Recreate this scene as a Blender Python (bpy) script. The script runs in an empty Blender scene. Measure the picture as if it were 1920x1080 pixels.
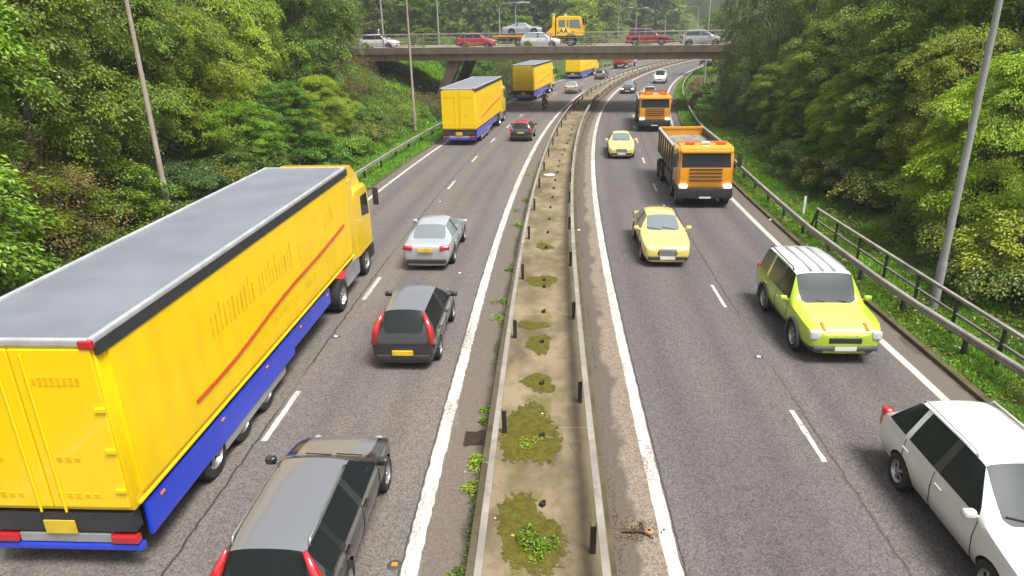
import bpy, bmesh, math, random
import numpy as np
from mathutils import Vector, Matrix

SC = bpy.context.scene
COL = SC.collection
rad = math.radians

# ------------------------------------------------------------------ camera
CAM_H = 8.0
PITCH = math.atan((540 - 54) / 1280.0)
ROLL = rad(1.15)
cam_data = bpy.data.cameras.new('camera')
cam = bpy.data.objects.new('camera', cam_data)
COL.objects.link(cam)
cam_data.sensor_width = 36.0
cam_data.lens = 24.0
cam_data.clip_start = 0.1
cam_data.clip_end = 3000
_F = Vector((0, math.cos(PITCH), -math.sin(PITCH)))
_D = Vector((0, -math.sin(PITCH), -math.cos(PITCH)))
_X = Vector((1, 0, 0))
_ix = _X * math.cos(ROLL) + _D * math.sin(ROLL)
_iy = -_X * math.sin(ROLL) + _D * math.cos(ROLL)
_m = Matrix.Identity(4)
for _r in range(3):
    _m[_r][0] = _ix[_r]; _m[_r][1] = -_iy[_r]; _m[_r][2] = -_F[_r]
_m[2][3] = CAM_H
cam.matrix_world = _m
SC.camera = cam

# ------------------------------------------------------------------ world, sun, exposure
SUN_EL, SUN_AZ = rad(64), rad(135)          # azimuth clockwise from +Y
world = bpy.data.worlds.new('World')
SC.world = world
world.use_nodes = True
wn = world.node_tree
for n in list(wn.nodes): wn.nodes.remove(n)
sky = wn.nodes.new('ShaderNodeTexSky')
sky.sky_type = 'NISHITA'
sky.sun_disc = False
sky.sun_elevation = SUN_EL
sky.sun_rotation = SUN_AZ
sky.air_density = 1.0
sky.dust_density = 4.0
sky.ozone_density = 0.6
hsv = wn.nodes.new('ShaderNodeHueSaturation')   # an overcast sky: the same light with little blue in it
hsv.inputs['Saturation'].default_value = 0.12
bg = wn.nodes.new('ShaderNodeBackground')
bg.inputs['Strength'].default_value = 0.085
wo = wn.nodes.new('ShaderNodeOutputWorld')
wn.links.new(sky.outputs[0], hsv.inputs['Color'])
wn.links.new(hsv.outputs[0], bg.inputs['Color'])
wn.links.new(bg.outputs[0], wo.inputs['Surface'])
sun_d = bpy.data.lights.new('sun', 'SUN')
sun_d.energy = 2.4
sun_d.angle = rad(22)
sun_d.color = (1.0, 0.95, 0.87)
sun = bpy.data.objects.new('sun', sun_d)
COL.objects.link(sun)
_sd = Vector((math.sin(SUN_AZ) * math.cos(SUN_EL), math.cos(SUN_AZ) * math.cos(SUN_EL), math.sin(SUN_EL)))
sun.rotation_euler = _sd.to_track_quat('Z', 'Y').to_euler()
sun.location = (0, -20, 60)
SC.view_settings.view_transform = 'Standard'
SC.view_settings.look = 'None'
SC.view_settings.exposure = 1.3
SC.view_settings.gamma = 1.0
SC.view_settings.use_curve_mapping = False
SC.cycles.use_denoising = True
SC.cycles.max_bounces = 8
SC.cycles.diffuse_bounces = 3
SC.cycles.glossy_bounces = 3
SC.cycles.transmission_bounces = 4
SC.cycles.transparent_max_bounces = 8
SC.cycles.volume_bounces = 0

# ------------------------------------------------------------------ the road's own coordinates: s along, o across
_kn = [0, 25, 50, 75, 100, 140, 190, 260]
_kc = [0.000264, 0.002072, 0.002208, 0.002649, 0.002901, 0.002506, 0.001948, 0.00139]
RS = np.arange(0, 900, 0.25)
RH = 0.047824 + np.cumsum(np.interp(RS, _kn, _kc, right=0.0) * (RS < 330)) * 0.25
RX = -0.106554 + np.cumsum(np.sin(RH)) * 0.25
RY = np.cumsum(np.cos(RH)) * 0.25
def road(s):
    """x, y, heading of the middle of the road at s (heading clockwise from +Y)"""
    if s < 0:
        return RX[0] + math.sin(RH[0]) * s, RY[0] + math.cos(RH[0]) * s, RH[0]
    return (float(np.interp(s, RS, RX)), float(np.interp(s, RS, RY)), float(np.interp(s, RS, RH)))
def so(s, o):
    x, y, h = road(s)
    return x + o * math.cos(h), y - o * math.sin(h)
def to_so(x, y):
    i = int(((RX - x) ** 2 + (RY - y) ** 2).argmin())
    return float(RS[i]), float((x - RX[i]) * math.cos(RH[i]) - (y - RY[i]) * math.sin(RH[i]))
def o_lout(s): return float(np.interp(s, [0, 10, 34, 52, 90, 330], [-9.75, -9.7, -9.35, -9.05, -9.35, -9.5]))
def o_rout(s): return float(np.interp(s, [0, 15, 34, 60, 72, 330], [9.15, 9.1, 8.8, 8.6, 8.85, 9.0]))
def o_lkerb(s): return o_lout(s) - 0.62
def o_rkerb(s): return o_rout(s) + 0.72
O_LIN, O_RIN = -2.03, 2.15
O_MEDL, O_MEDR = -1.12, 1.22
def terr(s, o):
    """height of the ground"""
    if o < 0:
        e = -o - 12.7
        z = 0 if e < 0 else (0.5 * e * e / (e + 0.8) if e < 14 else 6.62 + (e - 14) * 0.03)
    else:
        e = o - 12.4
        z = 0 if e < 0 else (0.5 * e * e / (e + 0.8) if e < 14 else 6.62 + (e - 14) * 0.03)
    x, y = so(s, o)
    hill = max(0.0, y - 150) * 0.11
    far = min(1.0, max(0.0, (abs(o) - 16) / 40))
    return z + min(hill, 26) * far
def terr_xy(x, y):
    return terr(*to_so(x, y))
def ray_ground(px, py, z=0.0):
    """the point at height z that the photograph shows at this pixel (1920 x 1080)"""
    d = _F * 1280 + _ix * (px - 960) + _iy * (py - 540)
    t = (z - CAM_H) / d.z
    return d.x * t, d.y * t

# ------------------------------------------------------------------ tagging
def tag(o, label=None, cat=None, group=None, kind=None):
    if label: o['label'] = label
    if cat: o['category'] = cat
    if group: o['group'] = group
    if kind: o['kind'] = kind
    return o
def empty(name, loc=(0, 0, 0), rz=0.0, label=None, cat=None, group=None):
    o = bpy.data.objects.new(name, None)
    o.empty_display_size = 0.3
    COL.objects.link(o)
    o.location = loc
    o.rotation_euler = (0, 0, rz)
    return tag(o, label, cat, group)
def copy_tree(o, parent=None):
    c = o.copy()
    COL.objects.link(c)
    if parent is not None: c.parent = parent
    for ch in list(o.children): copy_tree(ch, c)
    return c

# ------------------------------------------------------------------ mesh builder
class MB:
    def __init__(self):
        self.v = []; self.f = []; self.m = []
    def add(self, vs, fs, mi=0):
        n = len(self.v)
        self.v += [tuple(p) for p in vs]
        self.f += [tuple(i + n for i in f) for f in fs]
        self.m += [mi] * len(fs)
    def box(self, c, s, mi=0, rot=None, taper=1.0):
        x, y, z = s[0] / 2, s[1] / 2, s[2] / 2
        vs = []
        for k in (-1, 1):
            t = taper if k > 0 else 1.0
            for a, b in ((-1, -1), (1, -1), (1, 1), (-1, 1)):
                p = Vector((a * x * t, b * y * t, k * z))
                if rot is not None: p = rot @ p
                vs.append((p.x + c[0], p.y + c[1], p.z + c[2]))
        self.add(vs, [(3, 2, 1, 0), (4, 5, 6, 7), (0, 1, 5, 4), (1, 2, 6, 5), (2, 3, 7, 6), (3, 0, 4, 7)], mi)
    def bbox(self, c, s, b=0.02, mi=0, rot=None, seg=2):
        """box with rounded edges"""
        bm = bmesh.new()
        bmesh.ops.create_cube(bm, size=1.0)
        for v in bm.verts: v.co = Vector((v.co.x * s[0], v.co.y * s[1], v.co.z * s[2]))
        bmesh.ops.bevel(bm, geom=list(bm.edges), offset=b, segments=seg, profile=0.6, affect='EDGES')
        bm.verts.index_update()
        vs = []
        for v in bm.verts:
            p = v.co.copy()
            if rot is not None: p = rot @ p
            vs.append((p.x + c[0], p.y + c[1], p.z + c[2]))
        self.add(vs, [[v.index for v in f.verts] for f in bm.faces], mi)
        bm.free()
    def tube(self, pts, r, n=8, mi=0, cap=True):
        pts = [Vector(p) for p in pts]
        rs = r if isinstance(r, (list, tuple)) else [r] * len(pts)
        rings = []
        prev = None
        for i, p in enumerate(pts):
            a = pts[max(i - 1, 0)]; b = pts[min(i + 1, len(pts) - 1)]
            t = (b - a).normalized()
            if prev is None:
                u = t.orthogonal().normalized()
            else:
                u = (prev - t * prev.dot(t))
                u = u.normalized() if u.length > 1e-6 else t.orthogonal().normalized()
            prev = u
            w = t.cross(u)
            rings.append([p + (u * math.cos(2 * math.pi * k / n) + w * math.sin(2 * math.pi * k / n)) * rs[i] for k in range(n)])
        vs = [q for ring in rings for q in ring]
        fs = []
        for i in range(len(rings) - 1):
            for k in range(n):
                fs.append((i * n + k, i * n + (k + 1) % n, (i + 1) * n + (k + 1) % n, (i + 1) * n + k))
        if cap:
            fs.append(tuple(range(n - 1, -1, -1)))
            fs.append(tuple((len(rings) - 1) * n + k for k in range(n)))
        self.add(vs, fs, mi)
    def lathe(self, c, prof, axis='x', n=24, mi=0):
        """prof: list of (along axis, radius)"""
        vs = []; fs = []
        for a, r in prof:
            for k in range(n):
                q = 2 * math.pi * k / n
                p, w = math.cos(q) * r, math.sin(q) * r
                v = {'x': (a, p, w), 'y': (w, a, p), 'z': (p, w, a)}[axis]
                vs.append((v[0] + c[0], v[1] + c[1], v[2] + c[2]))
        for i in range(len(prof) - 1):
            for k in range(n):
                fs.append((i * n + k, i * n + (k + 1) % n, (i + 1) * n + (k + 1) % n, (i + 1) * n + k))
        self.add(vs, fs, mi)
    def prism(self, poly, w0, w1, axis='x', mi=0):
        """poly in the plane across the axis, pushed from w0 to w1; axis x: poly is (y, z); y: (x, z); z: (x, y)"""
        def P(a, q):
            return {'x': (a, q[0], q[1]), 'y': (q[0], a, q[1]), 'z': (q[0], q[1], a)}[axis]
        n = len(poly)
        vs = [P(w0, q) for q in poly] + [P(w1, q) for q in poly]
        fs = [tuple(range(n - 1, -1, -1)), tuple(range(n, 2 * n))]
        for k in range(n): fs.append((k, (k + 1) % n, n + (k + 1) % n, n + k))
        self.add(vs, fs, mi)
    def sweep(self, path, prof, mi=0, closed=True, cap=True):
        """path: list of (x, y, z, heading); prof: list of (across, up)"""
        n = len(prof); vs = []; fs = []
        for x, y, z, h in path:
            for a, b in prof: vs.append((x + a * math.cos(h), y - a * math.sin(h), z + b))
        for i in range(len(path) - 1):
            for k in range(n if closed else n - 1):
                fs.append((i * n + k, (i + 1) * n + k, (i + 1) * n + (k + 1) % n, i * n + (k + 1) % n))
        if cap and closed:
            fs.append(tuple(range(n)))
            fs.append(tuple((len(path) - 1) * n + k for k in range(n - 1, -1, -1)))
        self.add(vs, fs, mi)
    def build(self, name, mats, parent=None, smooth=False, angle=None):
        me = bpy.data.meshes.new(name)
        me.from_pydata(self.v, [], self.f)
        for m in (mats if isinstance(mats, (list, tuple)) else [mats]): me.materials.append(m)
        me.polygons.foreach_set('material_index', self.m)
        bm = bmesh.new(); bm.from_mesh(me)
        bmesh.ops.recalc_face_normals(bm, faces=bm.faces)
        bm.to_mesh(me); bm.free()
        if smooth or angle is not None:
            me.polygons.foreach_set('use_smooth', [True] * len(me.polygons))
            if angle is not None: me.set_sharp_from_angle(angle=rad(angle))
        me.update()
        o = bpy.data.objects.new(name, me)
        COL.objects.link(o)
        if parent is not None: o.parent = parent
        return o
def np_mesh(name, verts, quads, mats, parent=None, smooth=False, mi=None, uv=None, k=4):
    verts = np.asarray(verts, np.float32); quads = np.asarray(quads, np.int32)
    me = bpy.data.meshes.new(name)
    me.vertices.add(len(verts)); me.vertices.foreach_set('co', verts.ravel())
    me.loops.add(quads.size); me.loops.foreach_set('vertex_index', quads.ravel())
    me.polygons.add(len(quads))
    me.polygons.foreach_set('loop_start', np.arange(0, quads.size, k, dtype=np.int32))
    me.polygons.foreach_set('loop_total', np.full(len(quads), k, np.int32))
    if mi is not None: me.polygons.foreach_set('material_index', np.asarray(mi, np.int32))
    me.polygons.foreach_set('use_smooth', np.full(len(quads), smooth))
    for m in (mats if isinstance(mats, (list, tuple)) else [mats]): me.materials.append(m)
    if uv is not None:
        l = me.uv_layers.new(name='UVMap')
        l.data.foreach_set('uv', np.asarray(uv, np.float32)[quads.ravel()].ravel())
    me.update(calc_edges=True); me.validate()
    o = bpy.data.objects.new(name, me)
    COL.objects.link(o)
    if parent is not None: o.parent = parent
    return o
def strip(name, s_list, o_funcs, zf, mat, kind='structure'):
    """a sheet in road coordinates; o_funcs: offsets across, each a number or a function of s"""
    nv = len(o_funcs); V = []; U = []; Q = []
    for s in s_list:
        for of in o_funcs:
            o = of(s) if callable(of) else of
            x, y = so(s, o)
            V.append((x, y, zf(s, o) if callable(zf) else zf)); U.append((o, s))
    for i in range(len(s_list) - 1):
        for k in range(nv - 1):
            Q.append((i * nv + k, i * nv + k + 1, (i + 1) * nv + k + 1, (i + 1) * nv + k))
    ob = np_mesh(name, V, Q, mat, uv=U)
    return tag(ob, kind=kind)

# ------------------------------------------------------------------ materials
class NT:
    def __init__(self, name):
        self.mat = bpy.data.materials.new(name)
        self.mat.use_nodes = True
        self.t = self.mat.node_tree
        for n in list(self.t.nodes): self.t.nodes.remove(n)
        self.out = self.n('ShaderNodeOutputMaterial')
    def n(self, kind, **kw):
        nd = self.t.nodes.new(kind)
        for k, v in kw.items(): setattr(nd, k, v)
        return nd
    def l(self, a, b): self.t.links.new(a, b)
    def inp(self, sock, v):
        if hasattr(v, 'is_linked') or hasattr(v, 'links'): self.l(v, sock)
        else: sock.default_value = v
    def math(self, op, a, b=0.0, c=None, clamp=False):
        nd = self.n('ShaderNodeMath', operation=op, use_clamp=clamp)
        self.inp(nd.inputs[0], a); self.inp(nd.inputs[1], b)
        if c is not None: self.inp(nd.inputs[2], c)
        return nd.outputs[0]
    def noise(self, vec, scale, detail=3.0, rough=0.55, dist=0.0):
        nd = self.n('ShaderNodeTexNoise')
        if vec is not None: self.l(vec, nd.inputs['Vector'])
        nd.inputs['Scale'].default_value = scale
        nd.inputs['Detail'].default_value = detail
        nd.inputs['Roughness'].default_value = rough
        nd.inputs['Distortion'].default_value = dist
        return nd.outputs[0]
    def vor(self, vec, scale, feature='F1', out=0, rnd=1.0):
        nd = self.n('ShaderNodeTexVoronoi', feature=feature)
        if vec is not None: self.l(vec, nd.inputs['Vector'])
        nd.inputs['Scale'].default_value = scale
        nd.inputs['Randomness'].default_value = rnd
        return nd.outputs[out]
    def mapping(self, vec, scale=(1, 1, 1), loc=(0, 0, 0)):
        nd = self.n('ShaderNodeMapping')
        self.l(vec, nd.inputs['Vector'])
        nd.inputs['Scale'].default_value = scale
        nd.inputs['Location'].default_value = loc
        return nd.outputs[0]
    def ramp(self, fac, a, b, lo=0.0, hi=1.0):
        """0..1 between a and b, smooth"""
        nd = self.n('ShaderNodeMapRange', interpolation_type='SMOOTHSTEP')
        self.inp(nd.inputs[0], fac)
        nd.inputs[1].default_value = a; nd.inputs[2].default_value = b
        nd.inputs[3].default_value = lo; nd.inputs[4].default_value = hi
        return nd.outputs[0]
    def mix(self, fac, a, b, mode='MIX'):
        nd = self.n('ShaderNodeMix', data_type='RGBA', blend_type=mode)
        self.inp(nd.inputs[0], fac)
        self.inp(nd.inputs[6], a if hasattr(a, 'links') else (*a[:3], 1))
        self.inp(nd.inputs[7], b if hasattr(b, 'links') else (*b[:3], 1))
        return nd.outputs[2]
    def bump(self, h, strength, dist=0.02):
        nd = self.n('ShaderNodeBump')
        self.l(h, nd.inputs['Height'])
        nd.inputs['Strength'].default_value = strength
        nd.inputs['Distance'].default_value = dist
        return nd.outputs[0]
    def coords(self, which='Object'):
        return self.n('ShaderNodeTexCoord').outputs[which]
    def principled(self, color, rough=0.7, metal=0.0, spec=0.5, normal=None, **kw):
        p = self.n('ShaderNodeBsdfPrincipled')
        self.inp(p.inputs['Base Color'], color if hasattr(color, 'links') else (*color[:3], 1))
        self.inp(p.inputs['Roughness'], rough)
        self.inp(p.inputs['Metallic'], metal)
        self.inp(p.inputs['Specular IOR Level'], spec)
        if normal is not None: self.l(normal, p.inputs['Normal'])
        for k, v in kw.items(): self.inp(p.inputs[k.replace('_', ' ')], v)
        self.l(p.outputs[0], self.out.inputs['Surface'])
        return p
_mat_cache = {}
def plain(name, color, rough=0.6, metal=0.0, spec=0.5, var=0.12, scale=3.0, **kw):
    """a surface of one colour with a little wear"""
    if name in _mat_cache: return _mat_cache[name]
    t = NT(name)
    c = t.coords('Object')
    n = t.noise(c, scale, 4.0)
    f = t.ramp(n, 0.3, 0.7)
    col = t.mix(f, [x * (1 - var) for x in color], [min(1, x * (1 + var)) for x in color])
    t.principled(col, rough, metal, spec, **kw)
    _mat_cache[name] = t.mat
    return t.mat
def paint(name, color, metal=0.0, rough=0.32, dirt=0.25):
    """car paint with a clear coat and road film low down"""
    if name in _mat_cache: return _mat_cache[name]
    t = NT(name)
    c = t.coords('Object')
    n = t.noise(c, 2.2, 5.0)
    sep = t.n('ShaderNodeSeparateXYZ'); t.l(c, sep.inputs[0])
    low = t.ramp(sep.outputs[2], 0.75, 0.2)
    d = t.math('MULTIPLY', t.math('ADD', t.math('MULTIPLY', low, 0.8), t.ramp(n, 0.5, 0.8, 0, 0.25)), dirt)
    col = t.mix(d, color, (0.16, 0.14, 0.12))
    t.principled(col, t.math('ADD', t.math('MULTIPLY', d, 0.4), rough), metal, 0.5, Coat_Weight=0.8, Coat_Roughness=0.08)
    _mat_cache[name] = t.mat
    return t.mat
# ------------------------------------------------------------------ materials of the setting
def asphalt_mat(name, side):
    t = NT(name)
    uv = t.n('ShaderNodeUVMap', uv_map='UVMap').outputs[0]
    sep = t.n('ShaderNodeSeparateXYZ'); t.l(uv, sep.inputs[0])
    o, s = sep.outputs[0], sep.outputs[1]
    cell = t.n('ShaderNodeSeparateColor'); t.l(t.vor(uv, 52.0, 'F1', 1), cell.inputs[0])
    cell2 = t.n('ShaderNodeSeparateColor'); t.l(t.vor(uv, 27.0, 'F1', 1), cell2.inputs[0])
    g1 = t.math('ADD', t.math('MULTIPLY', cell.outputs[0], 0.62), t.math('MULTIPLY', cell2.outputs[1], 0.38))
    g2 = t.vor(uv, 60.0)
    g3 = t.noise(uv, 16.0, 3.0, 0.7)
    big = t.noise(t.mapping(uv, (0.55, 0.06, 1)), 1.0, 4.0)
    mid = t.noise(t.mapping(uv, (1.6, 0.35, 1)), 1.0, 4.0)
    if side < 0:
        base = t.mix(t.ramp(big, 0.36, 0.66), (0.125, 0.12, 0.125), (0.165, 0.147, 0.126))
        tracks = [-8.35, -6.75, -4.75, -3.1]
        joint, kin, lin, kout, lout = -5.95, O_MEDL, O_LIN, -10.2, -9.6
    else:
        base = t.mix(t.ramp(big, 0.36, 0.66), (0.10, 0.096, 0.104), (0.132, 0.121, 0.117))
        tracks = [3.05, 4.65, 6.5, 8.1]
        joint, kin, lin, kout, lout = 5.75, O_MEDR, O_RIN, 9.75, 9.0
    # wheel tracks: polished, darker bands
    tr = None
    for c in tracks:
        d = t.math('ABSOLUTE', t.math('SUBTRACT', o, c))
        b = t.ramp(t.math('ADD', d, t.math('MULTIPLY', mid, 0.5)), 0.75, 0.25)
        tr = b if tr is None else t.math('MAXIMUM', tr, b)
    col = t.mix(t.math('MULTIPLY', tr, 0.42 if side < 0 else 0.56), base, (0.062, 0.058, 0.062))
    # oil and rubber along the middle of each lane, uneven along the way
    for c in ((tracks[0] + tracks[1]) / 2, (tracks[2] + tracks[3]) / 2):
        d = t.math('ABSOLUTE', t.math('SUBTRACT', t.math('ADD', o, t.math('MULTIPLY', mid, 0.6)), c + 0.3))
        b = t.math('MULTIPLY', t.ramp(d, 0.7, 0.1), t.ramp(t.noise(t.mapping(uv, (0.3, 0.09, 1), (3, 1, 0)), 1.0, 3.0), 0.42, 0.68))
        col = t.mix(t.math('MULTIPLY', b, 0.62 if side < 0 else 0.8), col, (0.055, 0.05, 0.052))
    # chippings
    col = t.mix(t.ramp(g1, 0.12, 0.88), t.mix(0.52, col, (0.02, 0.018, 0.018)), t.mix(0.09, col, (0.6, 0.57, 0.54)))
    col = t.mix(t.ramp(g3, 0.60, 0.78, 0, 0.5), col, (0.3, 0.27, 0.24))
    # grime in the channel by the kerbs
    wob = t.math('MULTIPLY', t.math('SUBTRACT', t.noise(t.mapping(uv, (1.5, 0.9, 1)), 1.0, 5.0), 0.5), 0.9)
    dk = t.math('ADD', t.math('ABSOLUTE', t.math('SUBTRACT', o, kin)), wob)
    fine = t.mix(t.ramp(g3, 0.35, 0.7), (0.105, 0.09, 0.075), (0.165, 0.14, 0.115))
    if side > 0:
        col = t.mix(t.ramp(dk, 1.02, 0.80), col, t.mix(t.ramp(g1, 0.35, 0.7), (0.14, 0.115, 0.09), (0.27, 0.23, 0.185)))
        col = t.mix(t.ramp(dk, 0.52, 0.36), col, t.mix(t.ramp(g3, 0.3, 0.7), (0.085, 0.072, 0.06), (0.125, 0.105, 0.085)))
    else:
        col = t.mix(t.ramp(dk, 0.85, 0.7, 0, 0.85), col, fine)
        col = t.mix(t.ramp(dk, 0.22, 0.02, 0, 0.8), col, (0.06, 0.05, 0.04))
    ko = t.math('ADD', t.math('ABSOLUTE', t.math('SUBTRACT', o, kout)), wob)
    col = t.mix(t.ramp(ko, 0.95, 0.6, 0, 0.75), col, (0.13, 0.112, 0.092))
    col = t.mix(t.ramp(ko, 0.2, 0.0, 0, 0.8), col, (0.06, 0.05, 0.04))
    # the joint between the lanes has opened; a few cracks run off it
    jw = t.math('MULTIPLY', t.math('SUBTRACT', t.noise(t.mapping(uv, (0.0, 2.3, 1)), 1.0, 6.0, 0.7), 0.5), 0.22)
    jd = t.math('ABSOLUTE', t.math('SUBTRACT', t.math('ADD', o, jw), joint))
    jon = t.ramp(t.noise(t.mapping(uv, (0.0, 0.14, 1), (0, 3.3 * side, 0)), 1.0, 2.0), 0.36, 0.46)
    crack = t.math('MULTIPLY', t.ramp(jd, 0.035, 0.012), t.math('MULTIPLY', jon, 0.9 if side < 0 else 0.6))
    d2 = t.math('ABSOLUTE', t.math('SUBTRACT', t.math('ADD', o, t.math('MULTIPLY', jw, 0.5)), lin + 0.16 * side))
    crack = t.math('MAXIMUM', crack, t.math('MULTIPLY', t.ramp(d2, 0.022, 0.008), 0.8))
    wv = t.n('ShaderNodeVectorMath', operation='ADD')
    nz = t.n('ShaderNodeTexNoise'); nz.inputs['Scale'].default_value = 1.4; nz.inputs['Detail'].default_value = 5
    t.l(uv, nz.inputs['Vector']); t.l(uv, wv.inputs[0]); t.l(nz.outputs['Color'], wv.inputs[1])
    vd = t.vor(t.mapping(wv.outputs[0], (0.5, 0.3, 1)), 1.0, 'DISTANCE_TO_EDGE')
    vm = t.ramp(t.noise(t.mapping(uv, (0.35, 0.13, 1), (7, 2 if side < 0 else 9, 0)), 1.0, 2.0), 0.6 if side < 0 else 0.66, 0.7)
    crack = t.math('MAXIMUM', crack, t.math('MULTIPLY', t.math('MULTIPLY', t.ramp(vd, 0.012, 0.004), vm), 0.7))
    col = t.mix(t.math('MULTIPLY', crack, 0.9), col, (0.018, 0.015, 0.013))
    col = t.mix(1.0, col, (0.93, 0.90, 0.885), 'MULTIPLY')
    h = t.math('SUBTRACT', t.math('ADD', g1, t.math('MULTIPLY', g3, 0.5)), t.math('MULTIPLY', crack, 1.5))
    t.principled(col, 0.72, 0, 0.35, normal=t.bump(h, 0.12, 0.006))
    return t.mat

def line_mat(name):
    t = NT(name)
    uv = t.n('ShaderNodeUVMap', uv_map='UVMap').outputs[0]
    n1 = t.noise(uv, 9.0, 5.0, 0.75)
    n2 = t.noise(uv, 38.0, 2.0, 0.7)
    n3 = t.noise(t.mapping(uv, (1, 0.25, 1)), 2.0, 3.0)
    crk = t.vor(t.mapping(uv, (9, 9, 1)), 1.0, 'DISTANCE_TO_EDGE')
    w = t.math('ADD', t.math('ADD', t.math('MULTIPLY', n1, 0.55), t.math('MULTIPLY', n2, 0.35)), t.math('MULTIPLY', n3, 0.3))
    worn = t.math('MAXIMUM', t.ramp(w, 0.64, 0.70), t.math('MULTIPLY', t.ramp(crk, 0.05, 0.02), t.ramp(n3, 0.45, 0.6, 0, 0.9)))
    col = t.mix(t.ramp(n1, 0.3, 0.7), (0.41, 0.39, 0.36), (0.50, 0.485, 0.455))
    col = t.mix(t.math('MULTIPLY', worn, 0.85), col, (0.10, 0.09, 0.085))
    t.principled(col, 0.65, 0, 0.4, normal=t.bump(n2, 0.3, 0.01))
    return t.mat

def slab_mat(name):
    t = NT(name)
    uv = t.n('ShaderNodeUVMap', uv_map='UVMap').outputs[0]
    sep = t.n('ShaderNodeSeparateXYZ'); t.l(uv, sep.inputs[0])
    o, s = sep.outputs[0], sep.outputs[1]
    big = t.noise(t.mapping(uv, (0.9, 0.5, 1)), 1.0, 5.0, 0.6)
    mid = t.noise(uv, 2.6, 5.0, 0.65)
    g = t.noise(uv, 40.0, 3.0, 0.7)
    col = t.mix(t.ramp(big, 0.32, 0.66), (0.2, 0.163, 0.105), (0.45, 0.372, 0.25))
    col = t.mix(t.ramp(mid, 0.5, 0.74, 0, 0.7), col, (0.19, 0.158, 0.105))
    # wet stains along the right side, green algae film in the middle
    e = t.math('ADD', o, t.math('MULTIPLY', t.math('SUBTRACT', mid, 0.5), 0.9))
    col = t.mix(t.ramp(e, 0.3, 0.75, 0, 0.55), col, (0.16, 0.135, 0.095))
    mossn = t.noise(t.mapping(uv, (1.1, 0.42, 1), (4, 0, 0)), 1.0, 6.0, 0.65)
    cen = t.ramp(t.math('ABSOLUTE', t.math('ADD', o, 0.05)), 0.7, 0.25)
    col = t.mix(t.math('MULTIPLY', t.ramp(mossn, 0.52, 0.62, 0, 0.75), cen), col, (0.23, 0.22, 0.055))
    col = t.mix(t.ramp(g, 0.62, 0.75, 0, 0.4), col, (0.07, 0.06, 0.04))
    col = t.mix(t.ramp(g, 0.35, 0.22, 0, 0.3), col, (0.5, 0.45, 0.34))
    # joints every six metres
    j = t.math('ABSOLUTE', t.math('SUBTRACT', t.math('FRACT', t.math('DIVIDE', s, 6.1)), 0.5))
    col = t.mix(1.0, col, (0.52, 0.50, 0.47), 'MULTIPLY')
    col = t.mix(t.ramp(j, 0.4975, 0.4995, 0, 0.7), col, (0.36, 0.32, 0.25))
    t.principled(col, 0.85, 0, 0.25, normal=t.bump(t.math('ADD', g, mid), 0.35, 0.015))
    return t.mat

def concrete_mat(name, c1, c2, streak=True):
    t = NT(name)
    c = t.coords('Object')
    n = t.noise(c, 0.8, 6.0, 0.65)
    st = t.noise(t.mapping(c, (2.2, 2.2, 0.25)), 1.0, 4.0, 0.6)
    g = t.noise(c, 18.0, 3.0)
    col = t.mix(t.ramp(n, 0.3, 0.7), c1, c2)
    if streak: col = t.mix(t.ramp(st, 0.5, 0.75, 0, 0.6), col, [x * 0.45 for x in c1])
    col = t.mix(t.ramp(g, 0.55, 0.8, 0, 0.35), col, [x * 0.6 for x in c1])
    t.principled(col, 0.88, 0, 0.25, normal=t.bump(g, 0.25, 0.01))
    return t.mat

def soil_mat(name):
    t = NT(name)
    c = t.coords('Object')
    n1 = t.noise(c, 0.16, 4.0); n2 = t.noise(c, 1.1, 5.0, 0.65); n3 = t.noise(c, 9.0, 4.0, 0.7)
    col = t.mix(t.ramp(n1, 0.35, 0.65), (0.052, 0.085, 0.018), (0.075, 0.11, 0.022))
    col = t.mix(t.ramp(n2, 0.52, 0.72, 0, 0.8), col, (0.05, 0.038, 0.02))
    col = t.mix(t.ramp(n3, 0.4, 0.7, 0, 0.6), col, (0.02, 0.03, 0.008))
    t.principled(col, 0.95, 0, 0.15, normal=t.bump(t.math('ADD', n2, n3), 0.8, 0.08))
    return t.mat

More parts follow.
